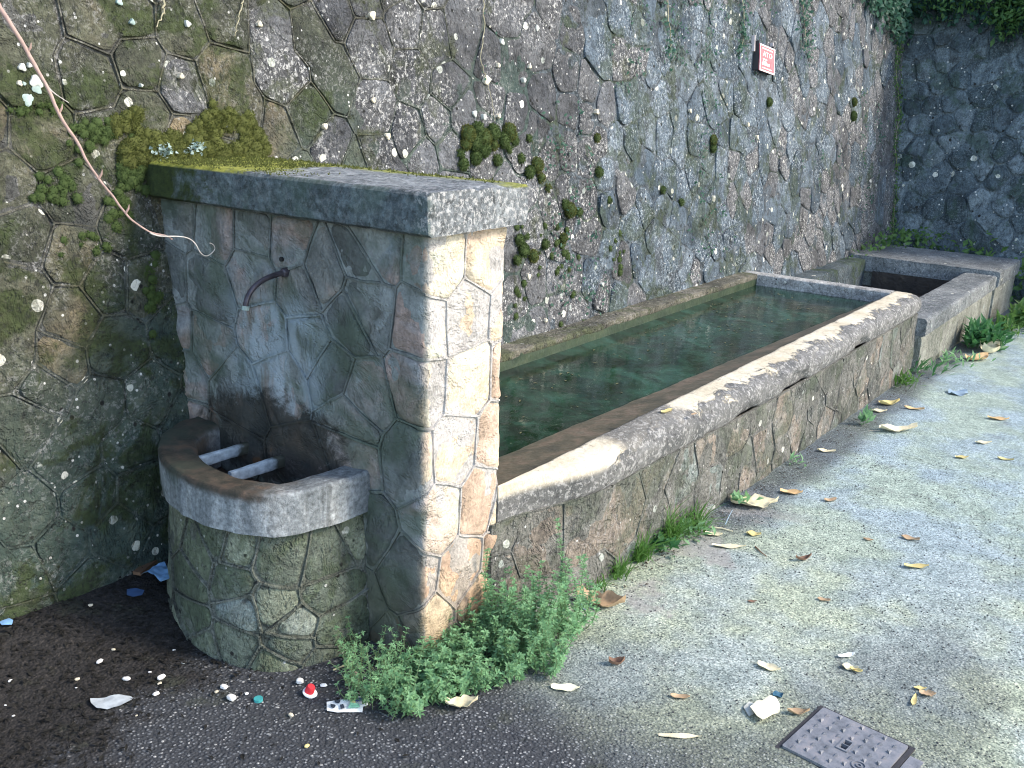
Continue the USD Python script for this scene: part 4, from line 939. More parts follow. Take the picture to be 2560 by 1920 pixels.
def blades(base, n, h, spread, rng, w=0.004, lean=(0, 0)):
    """Curved grass blades from around a point."""
    V, F, o = [], [], 0
    for _ in range(n):
        b = base + np.r_[rng.normal(0, spread * 0.55), rng.normal(0, spread * 0.28), 0]
        a = rng.uniform(0, 2 * np.pi); H = h * rng.uniform(0.45, 1.1); k = rng.uniform(0.15, 1.3) * H
        d = np.array([math.cos(a), math.sin(a), 0]) * k + np.r_[lean, 0] * H
        t = np.linspace(0, 1, 5)[:, None]
        c = b + d * t ** 1.8 + np.array([0, 0, H]) * (t - 0.35 * (k / H) * t ** 2.5)
        s = np.array([-math.sin(a), math.cos(a), 0]); ww = w * rng.uniform(0.6, 1.3) * (1 - t ** 2 * 0.95)
        v = np.stack([c - s * ww / 2, c + s * ww / 2], 1).reshape(-1, 3)
        i = np.arange(4) * 2
        f = np.vstack([np.c_[i, i + 1, i + 3], np.c_[i, i + 3, i + 2]]); V.append(v); F.append(f + o); o += 10
    return trimesh.Trimesh(np.vstack(V), np.vstack(F), process=False)
def tufts(P, N, size, rng, per=1, spread=0.7):
    """Small upright moss fronds on points P with normals N."""
    P = np.repeat(P, per, 0); N = np.repeat(N, per, 0)
    D = N + unit(len(P), rng) * spread
    return leaves(P, D, unit(len(P), rng), size * rng.uniform(0.6, 1.4, len(P)), size * 0.35 * rng.uniform(0.7, 1.3, len(P)), 0.1)

# ------------------------------------------------------------------ weeds at the pillar's foot
def weed_plant(name, label, stems, leaf_mat, leaf_len, per, rng, catg='plant', group=None, whorl=6, shape=0.35):
    """stems: list of (base, tip) ; whorls of small leaves up each stem."""
    t = thing(name, label, catg, group=group)
    S, LP, LD, LN, LL = [], [], [], [], []
    for b, e in stems:
        b, e = np.array(b, float), np.array(e, float); L = np.linalg.norm(e - b)
        side_ = np.r_[rng.normal(0, 0.18, 2), -0.05] * L
        tt = np.linspace(0, 1, 7)[:, None]
        c = b + (e - b) * tt + side_ * (tt * (1 - tt)) * 1.6
        S.append(tube(c, np.linspace(0.0016, 0.0007, 7), 4, False))
        k = max(3, int(L / per))
        for q in np.linspace(0.18, 1, k):
            pnt = b + (e - b) * q + side_ * (q * (1 - q)) * 1.6
            d0 = (e - b) / L
            wn = whorl if q < 0.97 else whorl + 3
            a = rng.uniform(0, 6.28) + np.arange(wn) * 2 * np.pi / wn
            x1 = np.cross(d0, [0.3, 0.8, 0.1]); x1 /= np.linalg.norm(x1); x2 = np.cross(d0, x1)
            dd = np.cos(a)[:, None] * x1 + np.sin(a)[:, None] * x2 + d0 * rng.uniform(0.05, 0.7) + rng.normal(0, 0.2, (wn, 3))
            LP.append(np.repeat(pnt[None], wn, 0)); LD.append(dd); LN.append(np.repeat((d0 + rng.normal(0, 0.3, 3))[None], wn, 0))
            LL.append(leaf_len * rng.uniform(0.6, 1.25, wn) * (1.0 - 0.3 * q))
    obj('stems', cat(S), 'stem_green', t)
    LL = np.concatenate(LL)
    obj('foliage', leaves(np.vstack(LP), np.vstack(LD), np.vstack(LN), LL, LL * shape), leaf_mat, t)
    return t
rng = np.random.default_rng(71)
st = []
# big clump in front of the pillar: outline read off the photograph
for _ in range(430):
    px = 960 + 435 * rng.random() ** 0.85; f_ = (px - 985) / 410
    low = 1795 - 110 * f_ if px > 1050 else 1790
    high = 1640 - 110 * f_
    b = at(px, rng.uniform(high, low)); b[2] = ground_z(b[0], b[1])
    if b[1] > -1.0 and b[0] < PT + 0.02: b[1] = -1.0 - rng.uniform(0, 0.08)
    if b[1] > YO - 0.03 and b[0] >= PT: b[1] = YO - 0.035 - rng.uniform(0, 0.06)
    h = rng.uniform(0.05, 0.125) * (0.75 + 1.0 * sstep(b[0], 0.0, 0.4) + 0.45 * sstep(b[0], 0.28, 0.42))
    if rng.random() < 0.08: h *= 1.5
    st.append((b, b + np.r_[rng.normal(0, 0.035, 2), h]))
weed_plant('weed_clump', 'big clump of pale green small leaved weed growing at the sunlit foot of the pillar', st, 'weed_leaf', 0.021, 0.016, rng, shape=0.42)
st = []
for _ in range(95):
    px = rng.uniform(860, 1010); py = rng.uniform(1610, 1760) + (px - 860) * 0.35
    b = at(px, min(py, 1800)); b[2] = ground_z(b[0], b[1])
    if b[0] > -0.02 and b[1] > -PW - 0.02: b[0] = -0.03 - rng.uniform(0, 0.06)
    h = rng.uniform(0.05, 0.12); 
    if rng.random() < 0.12: h *= 1.8
    st.append((b, b + np.r_[rng.normal(0, 0.04, 2), h]))
weed_plant('weed_clump', 'darker shaded weed tuft in the angle between the basin and the pillar', st, 'weed_leaf', 0.015, 0.020, rng)

def grass_tuft(px, py, h, n, label, spread=0.05, mat='grass_blade', w=0.006, lean=(0, -0.15)):
    b = at(px, py); b[2] = ground_z(b[0], b[1]) - 0.004
    t = thing('grass_tuft', label, 'grass', group='grass tufts along the foot of the long trough')
    r_ = np.random.default_rng(int(px))
    obj('blades', blades(b, n, h, spread, r_, w, lean), mat, t)
    return b
grass_tuft(1548, 1436, 0.11, 60, 'short yellowish grass tuft beside the brown crumpled leaf, nearest of the tufts', 0.05)
grass_tuft(1598, 1398, 0.15, 90, 'dark green grass tuft second from the pillar along the trough foot', 0.05)
grass_tuft(1678, 1352, 0.19, 105, 'tallest bright green grass tuft in the middle of the trough foot', 0.06)
grass_tuft(1738, 1322, 0.14, 80, 'grass tuft by the trough foot with seed stalks, next to the large cream paper', 0.07)
grass_tuft(1500, 1470, 0.07, 30, 'sparse low grass between the pillar weed and the nearest trough tuft', 0.06)
def leafy(px, py, h, n, L, label, mat='broad_leaf', spread=0.08, catg='plant', group=None, name='leafy_weed', ratio=0.3):
    """A rosette of longer leaves."""
    b = at(px, py); b[2] = ground_z(b[0], b[1])
    r_ = np.random.default_rng(int(px * 3 + py)); a = r_.uniform(0, 6.28, n)
    el = r_.uniform(0.2, 1.3, n)
    D = np.c_[np.cos(a) * np.cos(el), np.sin(a) * np.cos(el) - 0.15, np.sin(el)]
    P = b + np.c_[r_.normal(0, spread * 0.5, (n, 2)), r_.uniform(0, h * 0.5, n)]
    P[:, 1] = np.minimum(P[:, 1], b[1] + 0.02)
    t = thing(name, label, catg, group=group)
    LL = L * r_.uniform(0.6, 1.2, n)
    obj('foliage', leaves(P, D, np.c_[r_.normal(0, 0.3, (n, 2)), np.ones(n)], LL, LL * ratio, 0.15), mat, t)
    return t
leafy(1846, 1258, 0.05, 26, 0.045, 'small round leaved weed by the trough foot behind the large cream paper', 'weed_leaf', 0.05, ratio=0.6)
leafy(1640, 1372, 0.06, 70, 0.05, 'low round leaved weed between the two tall grass tufts', 'broad_leaf', 0.07, ratio=0.5)
leafy(2160, 1060, 0.04, 14, 0.09, 'flat pale green weed under the far part of the long trough', 'weed_leaf', 0.05, ratio=0.35)
leafy(1985, 1158, 0.03, 12, 0.05, 'tiny weed at the trough foot beside small yellow leaves', 'weed_leaf', 0.05)
leafy(2252, 965, 0.07, 60, 0.08, 'green weed at the far corner of the long trough', 'grass_blade', 0.14, ratio=0.22)
leafy(2302, 930, 0.09, 70, 0.09, 'bushy weed at the joint between the long and the lower trough', 'broad_leaf', 0.16, ratio=0.22)
leafy(1715, 1335, 0.05, 60, 0.05, 'mixed low leafy weed behind the tallest grass tuft', 'weed_leaf', 0.09, ratio=0.4)
leafy(2375, 905, 0.05, 60, 0.08, 'low weeds along the foot of the lower trough', 'weed_leaf', 0.22, ratio=0.25)
leafy(2440, 868, 0.24, 330, 0.13, 'lush bright green fern like plant against the lower trough', 'broad_leaf', 0.17, ratio=0.30)
leafy(2500, 830, 0.10, 90, 0.12, 'ragged green weeds just beyond the fern like plant', 'grass_blade', 0.22, ratio=0.2)
leafy(2545, 815, 0.25, 260, 0.12, 'thick green weeds beyond the end of the lower trough', 'bush_leaf', 0.35, ratio=0.4)
# ground plants on the end slab under the corner
def spray(name, label, P, L, mat, ratio=0.5, catg='plant', seed=1, droop=-0.3, group=None, stems=None):
    r_ = np.random.default_rng(seed); n = len(P)
    D = unit(n, r_); D[:, 2] += droop; D[:, 1] -= 0.5
    t = thing(name, label, catg, group=group)
    LL = L * r_.uniform(0.55, 1.25, n)
    N = unit(n, r_) * 0.7; N[:, 1] -= 0.8; N[:, 2] += 0.5
    obj('foliage', leaves(P, D, N, LL, LL * ratio, 0.12), mat, t)
    if stems is not None: obj('stems', stems, 'stem_dry', t)
    return t
r_ = np.random.default_rng(81)
n = 900
P = np.c_[r_.uniform(6.9, 8.4, n), r_.uniform(-0.75, 0.02, n) , np.zeros(n)]
keep = r_.random(n) < sstep(P[:, 1] + (P[:, 0] - 6.9) * 0.35, -0.15, 0.35)
P = P[keep]; P[:, 2] = EZ + 0.03 + r_.uniform(0, 0.16, len(P)) * sstep(P[:, 0], 6.9, 7.6)
spray('creeping_plant', 'tangled green creeper on the far slab of the lower trough in the wall corner', P, 0.06, 'bush_leaf', 0.55, seed=82)
P = np.c_[r_.uniform(8.0, 8.5, 700), r_.uniform(-2.2, -0.1, 700), r_.uniform(-0.12, 0.42, 700)]
P[:, 2] *= r_.uniform(0.5, 1.3, 700)
spray('bramble', 'green undergrowth along the foot of the dark side wall', P, 0.09, 'bush_leaf', 0.5, seed=83)

# ------------------------------------------------------------------ ivy and bushes over the wall heads
def wall_pts(n, x0, x1, z0, z1, r_, off=(0.0, 0.06)):
    x = r_.uniform(x0, x1, n); z = r_.uniform(z0, z1, n)
    return np.c_[x, BT * z - r_.uniform(*off, n), z]
r_ = np.random.default_rng(91)
hang = []
for x in np.r_[r_.uniform(6.6, 8.7, 70)]:
    L = r_.uniform(0.08, 0.36) * (0.5 + 0.9 * sstep(x, 7.0, 8.2)); k = int(L / 0.012) + 4
    z = WALL_TOP + 0.08 - np.linspace(0, L, k); hang.append(np.c_[x + r_.normal(0, 0.03, k), BT * z - r_.uniform(0.0, 0.10, k), z])
spray('ivy', 'dark ivy hanging over the top of the retaining wall near the corner', np.vstack(hang), 0.055, 'ivy_leaf', 0.8, seed=92, droop=-0.8)
hang = []
for y in r_.uniform(-3.2, 0.5, 190):
    L = r_.uniform(0.10, 0.34) + 0.16 * sstep(-y, 0.1, 0.7); k = int(L / 0.012) + 5
    z = WALL_TOP + 0.10 - np.linspace(0, L, k); hang.append(np.c_[XC + BT * z - r_.uniform(0.02, 0.16, k), y + r_.normal(0, 0.03, k), z])
hp_ = np.vstack(hang)
hk = r_.random(len(hp_)) < 0.5
spray('ivy', 'ivy fringe hanging over the top of the dark side wall', hp_[hk], 0.06, 'ivy_leaf', 0.8, seed=93, droop=-0.8)
hq = hp_[~hk] + np.array([-0.06, 0, 0.03])
spray('trailing_plant', 'brighter green trailing plant mixed into the ivy over the side wall', hq[r_.random(len(hq)) < 0.3 + 0.7 * sstep(-hq[:, 1], -0.2, 0.5)], 0.075, 'bush_leaf', 0.45, seed=193, droop=-0.3)
for k, (x, y, z, rx, rz, lab, mt) in enumerate([(8.1, 0.9, 2.9, 0.8, 0.5, 'green bush on the bank above the wall corner', 'bush_leaf'), (9.3, -0.5, 2.9, 0.8, 0.5, 'yellowish bush on the bank above the dark side wall', 'bush_leaf'), (9.4, -2.0, 2.9, 0.9, 0.6, 'darker bush on the bank above the side wall at the picture edge', 'ivy_leaf'), (6.4, 1.1, 2.95, 0.9, 0.5, 'low bush on the bank above the far part of the retaining wall', 'ivy_leaf')]):
    n = 2600; d = unit(n, r_); rad = r_.uniform(0.3, 1, n) ** 0.5 * (0.75 + 0.5 * fbm(d * 2.2 + k * 7, 3, k))
    P = np.array([x, y, z]) + d * rad[:, None] * [rx, rx, rz]
    spray('bush', lab, P, 0.07, mt, 0.5, seed=95 + k, droop=0.1, stems=tube([[x, y, z - 0.6], [x, y, z]], [0.03, 0.015], 6))
# creepers down the wall: thin stems with leaves
def creeper(pix, label, nleaf, L=0.03, seed=0, mat='ivy_leaf', thick=0.004, spread=0.04):
    r_ = np.random.default_rng(seed)
    P = np.array([at_wall(a, b, 0.012) for a, b in pix]); q = np.linspace(0, len(P) - 1, len(P) * 6)
    C = np.stack([np.interp(q, np.arange(len(P)), P[:, i]) for i in range(3)], 1) + r_.normal(0, 0.004, (len(q), 3)) * [1, 0.3, 1]
    t = thing('wall_creeper', label, 'creeper', group='creepers on the retaining wall')
    obj('stem', tube(C, np.linspace(thick, thick * 0.4, len(C)), 5), 'stem_dry', t, smooth=60)
    if nleaf:
        k = r_.integers(0, len(C), nleaf); X = C[k] + r_.normal(0, spread, (nleaf, 3)) * [1, 0.25, 1.1]; X[:, 1] = np.minimum(X[:, 1], BT * X[:, 2] - 0.015)
        D = unit(nleaf, r_); D[:, 2] -= 0.4; N = unit(nleaf, r_) * 0.5; N[:, 1] -= 1
        LL = L * r_.uniform(0.5, 1.2, nleaf)
        obj('foliage', leaves(X, D, N, LL, LL * 0.75, 0.12), mat, t)
creeper([(1668, -20), (1672, 50), (1678, 110), (1674, 145)], 'thin creeper with a pale bare stem hanging left of the red sign', 60, 0.03, 1)
creeper([(1855, -20), (1860, 40), (1862, 90), (1850, 130)], 'leafy creeper hanging just left of the red sign', 130, 0.03, 2)
creeper([(2005, -20), (2012, 60), (2018, 130)], 'leafy creeper hanging right of the red sign', 200, 0.035, 3, spread=0.07)
creeper([(2236, 10), (2249, 90), (2240, 180), (2250, 280), (2238, 360), (2246, 450), (2236, 520), (2232, 600)], 'long green creeper running down the wall corner', 900, 0.03, 4, 'bush_leaf', spread=0.065)
creeper([(1208, -20), (1212, 60), (1203, 150), (1225, 230), (1240, 300)], 'thin reddish bare creeper above the moss cushions', 12, 0.015, 5, thick=0.003)
creeper([(610, -20), (600, 40), (585, 90)], 'short bare rootlet hanging above the mossy cap', 0, seed=6, thick=0.003)
creeper([(408, -20), (410, 30), (395, 70)], 'bare rootlet hanging from the top near the loose vine', 0, seed=7, thick=0.004)
r_ = np.random.default_rng(94)
# small leaves rooted in joints all over the far wall
n = 1500
x = r_.uniform(2.2, 8.3, n); z = r_.uniform(0.5, 2.6, n); dens = fbm(np.c_[x * 1.7, z * 0.9, 0 * x], 4, 77)
k = r_.random(n) < sstep(dens, 0.48, 0.68); x, z = x[k], z[k]
for s_ in (0,):
    P = np.repeat(np.c_[x, BT * z - 0.012, z], 3, 0) + r_.normal(0, 0.012, (3 * len(x), 3)) * [1, 0.2, 1.6]
t = tag(obj('wall_plants', leaves(P, unit(len(P), r_) + [0, -0.4, -0.3], unit(len(P), r_) * 0.5 + [0, -1, 0.3], 0.026 * r_.uniform(0.5, 1.3, len(P)), 0.017, 0.1), 'ivy_leaf'), 'scattered tiny plants rooted in the joints of the far wall face', 'plants', kind='stuff')

# ------------------------------------------------------------------ moss
def cushion(c, nrm, r, rng, dens=420, size=0.008):
    m = trimesh.creation.icosphere(2, 1.0); v = np.array(m.vertices)
    v = v * (1 + 0.35 * (fbm(v * 2.4 + c * 9, 3, 2) - 0.5)[:, None])
    v = v * r; nrm = np.array(nrm) / np.linalg.norm(nrm)
    v = v - nrm * ((v @ nrm) * 0.30)[:, None]
    body = trimesh.Trimesh(v + c, m.faces, process=False)
    n = max(40, int(dens * (r / 0.03) ** 2))
    d = unit(n, rng); d = d[d @ nrm > -0.35]; 
    P = c + (d - nrm * ((d @ nrm) * 0.3)[:, None]) * r * 0.97
    return body, tufts(P, d, size, rng)
WN = np.array([0, -1, BT])
# mossy mat on the wall above the left end of the cap (outline read off the photograph)
mat_poly = Polygon([(270, 330), (300, 280), (345, 268), (395, 285), (430, 300), (465, 262), (500, 245), (530, 255), (545, 290), (580, 268), (605, 262), (625, 300), (650, 330), (668, 368), (655, 392), (560, 392), (480, 395), (400, 398), (340, 402), (300, 400)])
r_ = np.random.default_rng(101); B, T_ = [], []
x0, y0, x1, y1 = mat_poly.bounds
while len(B) < 210:
    a, b = r_.uniform(x0, x1), r_.uniform(y0, y1)
    if not mat_poly.contains(Point(a, b)): continue
    if fbm(np.array([[a * 0.02, b * 0.02, 0]]), 3, 5)[0] < 0.40: continue
    c = at_wall(a, b, 0.0); rr = r_.uniform(0.010, 0.026) * (0.7 + 0.6 * (b - 240) / 160)
    bo, tu = cushion(c - np.array([0, 0.002, 0]), WN, rr, r_, 380, 0.009); B.append(bo); T_.append(tu)
mm = thing('moss_mat', 'thick olive moss growing on the wall above the left end of the cap', 'moss', kind='stuff')
obj('cushions', cat(B), 'moss_frond', mm, smooth=True); obj('fronds', cat(T_), 'moss_frond', mm)
# darker moss down the corner between wall and pillar and in the joints on the left
B, T_ = [], []
for (a, b), n, s_, rr0 in [((330, 420), 46, (28, 50), 0.020), ((250, 330), 22, (30, 25), 0.016), ((300, 520), 26, (30, 45), 0.016), ((150, 470), 24, (60, 35), 0.014), ((220, 600), 14, (50, 40), 0.012), ((120, 265), 14, (35, 14), 0.011), ((60, 270), 8, (25, 10), 0.011), ((380, 700), 22, (18, 90), 0.014), ((195, 330), 10, (20, 40), 0.012)]:
    for _ in range(n):
        p_ = (a + r_.normal(0, s_[0] * 0.6), b + r_.normal(0, s_[1] * 0.6))
        c = at_wall(*p_); 
        if c[0] > -0.01: continue
        bo, tu = cushion(c, WN, rr0 * r_.uniform(0.5, 1.2), r_, 330, 0.008); B.append(bo); T_.append(tu)
mm = thing('moss_patches', 'dark green moss in the corner and joints of the wall left of the pillar', 'moss', kind='stuff')
obj('cushions', cat(B), 'moss_cushion_frond', mm, smooth=True); obj('fronds', cat(T_), 'moss_cushion_frond', mm)
# moss and dry fronds on the cap top
n = 5200; y = r_.uniform(-0.95, 0.14, n); x = r_.uniform(-CO + 0.004, PT + CO - 0.01, n)
dn = fbm(np.c_[x * 9, y * 9, 0 * x], 4, 31) * 0.9
k = r_.random(n) < np.maximum(sstep(y + dn, 0.02, 0.36), 0.55 * sstep(x + dn * 0.15, PT - 0.02, PT + 0.06))
P = np.c_[x, y, np.full(n, 1.389)][k]
tag(obj('cap_moss', tufts(P, np.tile([0, 0, 1.0], (len(P), 1)), 0.010, r_, 2, 0.9), 'moss_frond'), 'thin yellow green moss covering the wall end of the cap top', 'moss', kind='stuff')
# rounded cushions in a group on the wall right of the cap
cush = [(1165, 335, 26), (1190, 325, 24), (1182, 355, 24), (1205, 345, 26), (1205, 372, 24), (1228, 330, 24), (1160, 360, 18), (1185, 395, 20), (1155, 410, 18), (1268, 330, 26), (1255, 350, 22), (1282, 350, 16), (1232, 362, 14), (1270, 372, 12), (1240, 400, 16), (1338, 412, 22), (1320, 430, 18), (1300, 395, 14), (1350, 445, 14), (1150, 385, 12),
        (1305, 625, 20), (1330, 640, 18), (1295, 600, 16), (1360, 610, 14), (1420, 525, 22), (1410, 510, 14), (1445, 530, 12), (1405, 595, 14), (1290, 650, 14), (1320, 345, 10), (1368, 470, 10), (1520, 500, 10), (1495, 430, 14), (1490, 345, 12), (1920, 255, 12), (1655, 475, 10), (1780, 350, 14), (1780, 370, 12), (1700, 505, 10), (2132, 255, 12), (2130, 290, 14)]
far_lab = ['tiny moss cushion nearest the cap corner, right of the dense cushion group', 'tiny moss cushion low on the bluish wall left of its middle', 'larger lone moss cushion above the pale vertical streak on the wall', 'small moss cushion high on the wall between the cap and the red sign',
           'dark moss cushion directly below the red sign', 'tiny moss cushion left below the dark vertical pair', 'upper cushion of the dark vertical pair left below the red sign', 'lower cushion of the dark vertical pair left below the red sign', 'tiny moss cushion just below and left of the dark vertical pair, lowest there',
           'upper cushion of the vertical pair right of the red sign near the wall corner', 'lower cushion of the vertical pair right of the red sign near the wall corner']
for k, (a, b, r) in enumerate(cush):
    c = at_wall(a, b); dpt = (c - EYE) @ fwd; rr = r * dpt / FPX * 0.8
    grp = k < 20
    t = thing('moss_cushion', 'round green moss cushion in the dense group on the wall right of the cap' if grp else ('small moss cushion in the joints low on the wall between pillar and long trough' if k < 30 else far_lab[k - 30]), 'moss', group='moss cushions by the cap' if grp else ('moss cushions above the near trough end' if k < 30 else 'moss cushions on the far wall'))
    bo, tu = cushion(c - np.array([0, rr * 0.3, 0]), WN, rr, r_, 520, 0.0075 if dpt < 4 else 0.011)
    obj('cushion', bo, 'moss_cushion_frond', t, smooth=True); obj('fronds', tu, 'moss_cushion_frond' if k % 3 else 'moss_frond', t)
B, T_ = [], []
for _ in range(130):
    a, b = r_.uniform(1285, 1560), r_.uniform(560, 860)
    if fbm(np.array([[a * 0.016, b * 0.011, 3.0]]), 3, 5)[0] < 0.50 or b > 850 - (a - 1285) * 0.25: continue
    c = at_wall(a, b); bo, tu = cushion(c, WN, r_.uniform(0.007, 0.019), r_, 330, 0.009); B.append(bo); T_.append(tu)
mm = thing('moss_patches', 'dark moss scraps low on the wall just above the near end of the long trough', 'moss', kind='stuff')
obj('cushions', cat(B), 'moss_cushion_frond', mm, smooth=True); obj('fronds', cat(T_), 'moss_cushion_frond', mm)
# blue grey leafy lichen tufts in the moss
for k, (a, b, lab) in enumerate([(490, 375, 'blue green frilly lichen tuft in the moss on the cap back edge'), (405, 380, 'smaller blue green lichen tuft at the left end of the cap top')]):
    c = at_wall(a, b, 0.02); n = 60
    P = c + r_.normal(0, 0.014, (n, 3)) * [1.5, 0.4, 0.8]
    t = thing('lichen_tuft', lab, 'lichen'); obj('lobes', leaves(P, unit(n, r_) + [0, -0.5, 0.3], unit(n, r_), 0.014, 0.014, 0.3), 'lichen_green', t)

# ------------------------------------------------------------------ loose vine hanging on the left
vz = [(-12, -8), (0, 16), (17, 43), (61, 116), (98, 185), (124, 231), (156, 301), (197, 365), (217, 405), (255, 457), (307, 524), (347, 564), (382, 584), (415, 592), (430, 600)]
def on_y(a, b, y): return at(a, b, 1, y)
ys_ = np.interp(np.arange(len(vz)), [0, len(vz) - 1], [0.02, -0.26])
VP = np.array([on_y(a, b, y) for (a, b), y in zip(vz, ys_)])
def resample(P, k=6):
    s = np.r_[0, np.cumsum(np.linalg.norm(np.diff(P, axis=0), axis=1))]; cs = CubicSpline(s, P); return cs(np.linspace(0, s[-1], len(P) * k))
vine = thing('hanging_vine', 'long dry reddish vine stem hanging loose in front of the wall at top left', 'vine')
C = resample(VP); C += (fbm(C * 14, 3, 4)[:, None] - 0.5) * 0.010
obj('stem', tube(C, np.linspace(0.0062, 0.0022, len(C)) * (1 + 0.35 * (fbm(C * 40, 2, 8) - 0.5)), 8), 'vine_bark', vine, smooth=60)
tz = [(375, 582), (400, 590), (428, 591), (455, 592), (475, 598), (490, 612), (500, 630), (515, 640), (530, 632), (537, 622), (533, 612), (524, 608)]
C2 = resample(np.array([on_y(a, b, -0.255 - 0.002 * k) for k, (a, b) in enumerate(tz)]), 5)
obj('tendril', tube(C2, np.linspace(0.0024, 0.0012, len(C2)), 6), 'vine_grey', vine, smooth=60)
C3 = resample(np.array([on_y(a, b, -0.02 - 0.004 * k) for k, (a, b) in enumerate([(118, 214), (130, 228), (150, 243), (172, 257)])]), 4)
obj('side_shoot', tube(C3, np.linspace(0.0022, 0.0011, len(C3)), 6), 'vine_grey', vine, smooth=60)
for q in (0.2, 0.42, 0.66, 0.8):
    c = C[int(q * len(C))]; obj('bud', tube([c, c + [0.006, -0.006, 0.012], c + [0.008, -0.008, 0.024]], [0.004, 0.003, 0.001], 6), 'vine_bark', vine)

# ------------------------------------------------------------------ red sign on the wall
sign = thing('warning_sign', 'small red sign with pale lettering fixed high on the wall', 'sign')
c4 = [at_wall(a, b, 0.045) for a, b in [(1903, 116), (1939, 117), (1930, 184), (1892, 180)]]
sx0, sx1 = np.mean([c4[0][0], c4[3][0]]), np.mean([c4[1][0], c4[2][0]])
szt, szb = np.mean([c4[0][2], c4[1][2]]), np.mean([c4[2][2], c4[3][2]])
wsgn, hsgn = sx1 - sx0, szt - szb
sgn_c = np.array([(sx0 + sx1) / 2, BT * (szt + szb) / 2 - 0.045, (szt + szb) / 2])
def sgn(m):                                            # board plane xy -> world, tilted with the wall
    u = np.array([1.0, 0, 0]); nn = np.array([0, -1, BT]); nn /= np.linalg.norm(nn); v = np.cross(nn, u)
    Rm = np.eye(4); Rm[:3, 0] = u; Rm[:3, 1] = v; Rm[:3, 2] = nn; Rm[:3, 3] = sgn_c; Rm = Rm @ trimesh.transformations.rotation_matrix(-0.10, [0, 0, 1])
    m = m.copy(); m.apply_transform(Rm); return m
def bxy(x0, x1, y0, y1, z0, z1): return box_pts(x0, x1, y0, y1, z0, z1)
obj('panel', sgn(bxy(-wsgn / 2, wsgn / 2, -hsgn / 2, hsgn / 2, 0, 0.006)), 'sign_red', sign)
fr_ = []
fwid = 0.010
for a in ((-wsgn / 2, wsgn / 2, hsgn / 2 - fwid, hsgn / 2), (-wsgn / 2, wsgn / 2, -hsgn / 2, -hsgn / 2 + fwid), (-wsgn / 2, -wsgn / 2 + fwid, -hsgn / 2 + fwid, hsgn / 2 - fwid), (wsgn / 2 - fwid, wsgn / 2, -hsgn / 2 + fwid, hsgn / 2 - fwid)):
    fr_.append(sgn(bxy(*a, 0.0062, 0.0082)))
obj('border', cat(fr_), 'sign_white', sign)
def line(text, y, h, w):
    m = meshkit.text_mesh(text, h, 0.0015, bold=True); b = m.bounds; m.apply_translation((-(b[0][0] + b[1][0]) / 2, 0, 0))
    m.apply_scale((w / (b[1][0] - b[0][0]), 1, 1)); m.apply_translation((0, y, 0.0063)); return sgn(m)
obj('lettering', cat([line('ATO', hsgn * 0.08, hsgn * 0.17, wsgn * 0.62)]), 'sign_white', sign)
bars = []
for y, hh, w0, w1 in ((0.34, 0.05, -0.36, 0.36), (-0.06, 0.05, -0.30, -0.02), (-0.14, 0.04, -0.30, -0.06), (-0.26, 0.10, -0.36, 0.16), (-0.38, 0.04, -0.32, 0.30)):
    r2 = np.random.default_rng(int(abs(y) * 100)); x = w0 * wsgn
    while x < w1 * wsgn:
        k = r2.uniform(0.02, 0.06) * wsgn + 0.006; bars.append(sgn(bxy(x, min(x + k, w1 * wsgn), y * hsgn, (y + hh) * hsgn, 0.0062, 0.0078))); x += k + 0.004
obj('small_print', cat(bars), 'sign_white', sign)
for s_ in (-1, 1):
    obj('bracket', sgn(bxy(s_ * (wsgn / 2 - 0.004) - 0.004, s_ * (wsgn / 2 - 0.004) + 0.004, -hsgn * 0.46, hsgn * 0.62, -0.045, -0.002)), 'dark_iron_shade', sign)  # dark strips standing in for the shadow beside the sign
    obj('bracket_edge', sgn(bxy(s_ * (wsgn / 2 + 0.030) - 0.006, s_ * (wsgn / 2 + 0.030) + 0.006, hsgn * 0.2 * (s_ < 0) + -hsgn * 0.2 * (s_ > 0), hsgn * 0.80, -0.045, -0.020)), 'pale_bracket', sign)

# ------------------------------------------------------------------ iron cover in the road
mc_c = np.array([0.409, -2.112]); ang = math.radians(-7)
cz = float(ground_z(*mc_c)) - 0.0005
cover = thing('iron_cover', 'small square cast iron utility cover with studded pattern in the road', 'manhole cover')
def cov(m):
    Rm = trimesh.transformations.rotation_matrix(ang, [0, 0, 1]); Rm[:3, 3] = [mc_c[0], mc_c[1], cz]; m = m.copy(); m.apply_transform(Rm); return m
S = 0.122
fr_ = [box_pts(-S - 0.012, S + 0.012, S + 0.002, S + 0.014, -0.03, 0.004), box_pts(-S - 0.012, S + 0.012, -S - 0.014, -S - 0.002, -0.03, 0.004), box_pts(-S - 0.014, -S - 0.002, -S - 0.002, S + 0.002, -0.03, 0.003), box_pts(S + 0.002, S + 0.014, -S - 0.002, S + 0.002, -0.03, 0.003)]
obj('frame', cov(cat(fr_)), 'dark_iron_shade', cover)
pl = trimesh.creation.extrude_polygon(sbox(-S, -S, S, S).buffer(-0.006).buffer(0.006).difference(sbox(-0.020, -0.009, -0.002, 0.009)).difference(sbox(0.002, -0.009, 0.020, 0.009)), 0.022, engine='earcut'); pl.apply_translation((0, 0, -0.012))
obj('plate', cov(pl), 'cast_iron', cover)
obj('keyhole', cov(box_pts(-0.024, 0.024, -0.013, 0.013, -0.016, -0.006)), 'black_hole', cover)
kf = [trimesh.creation.extrude_polygon(sbox(-0.027, -0.016, 0.027, 0.016).difference(sbox(-0.021, -0.010, -0.001, 0.010)).difference(sbox(0.001, -0.010, 0.021, 0.010)), 0.003, engine='earcut')]
kf[0].apply_translation((0, 0, 0.0102)); obj('keyhole_rim', cov(kf[0]), 'cast_iron', cover)
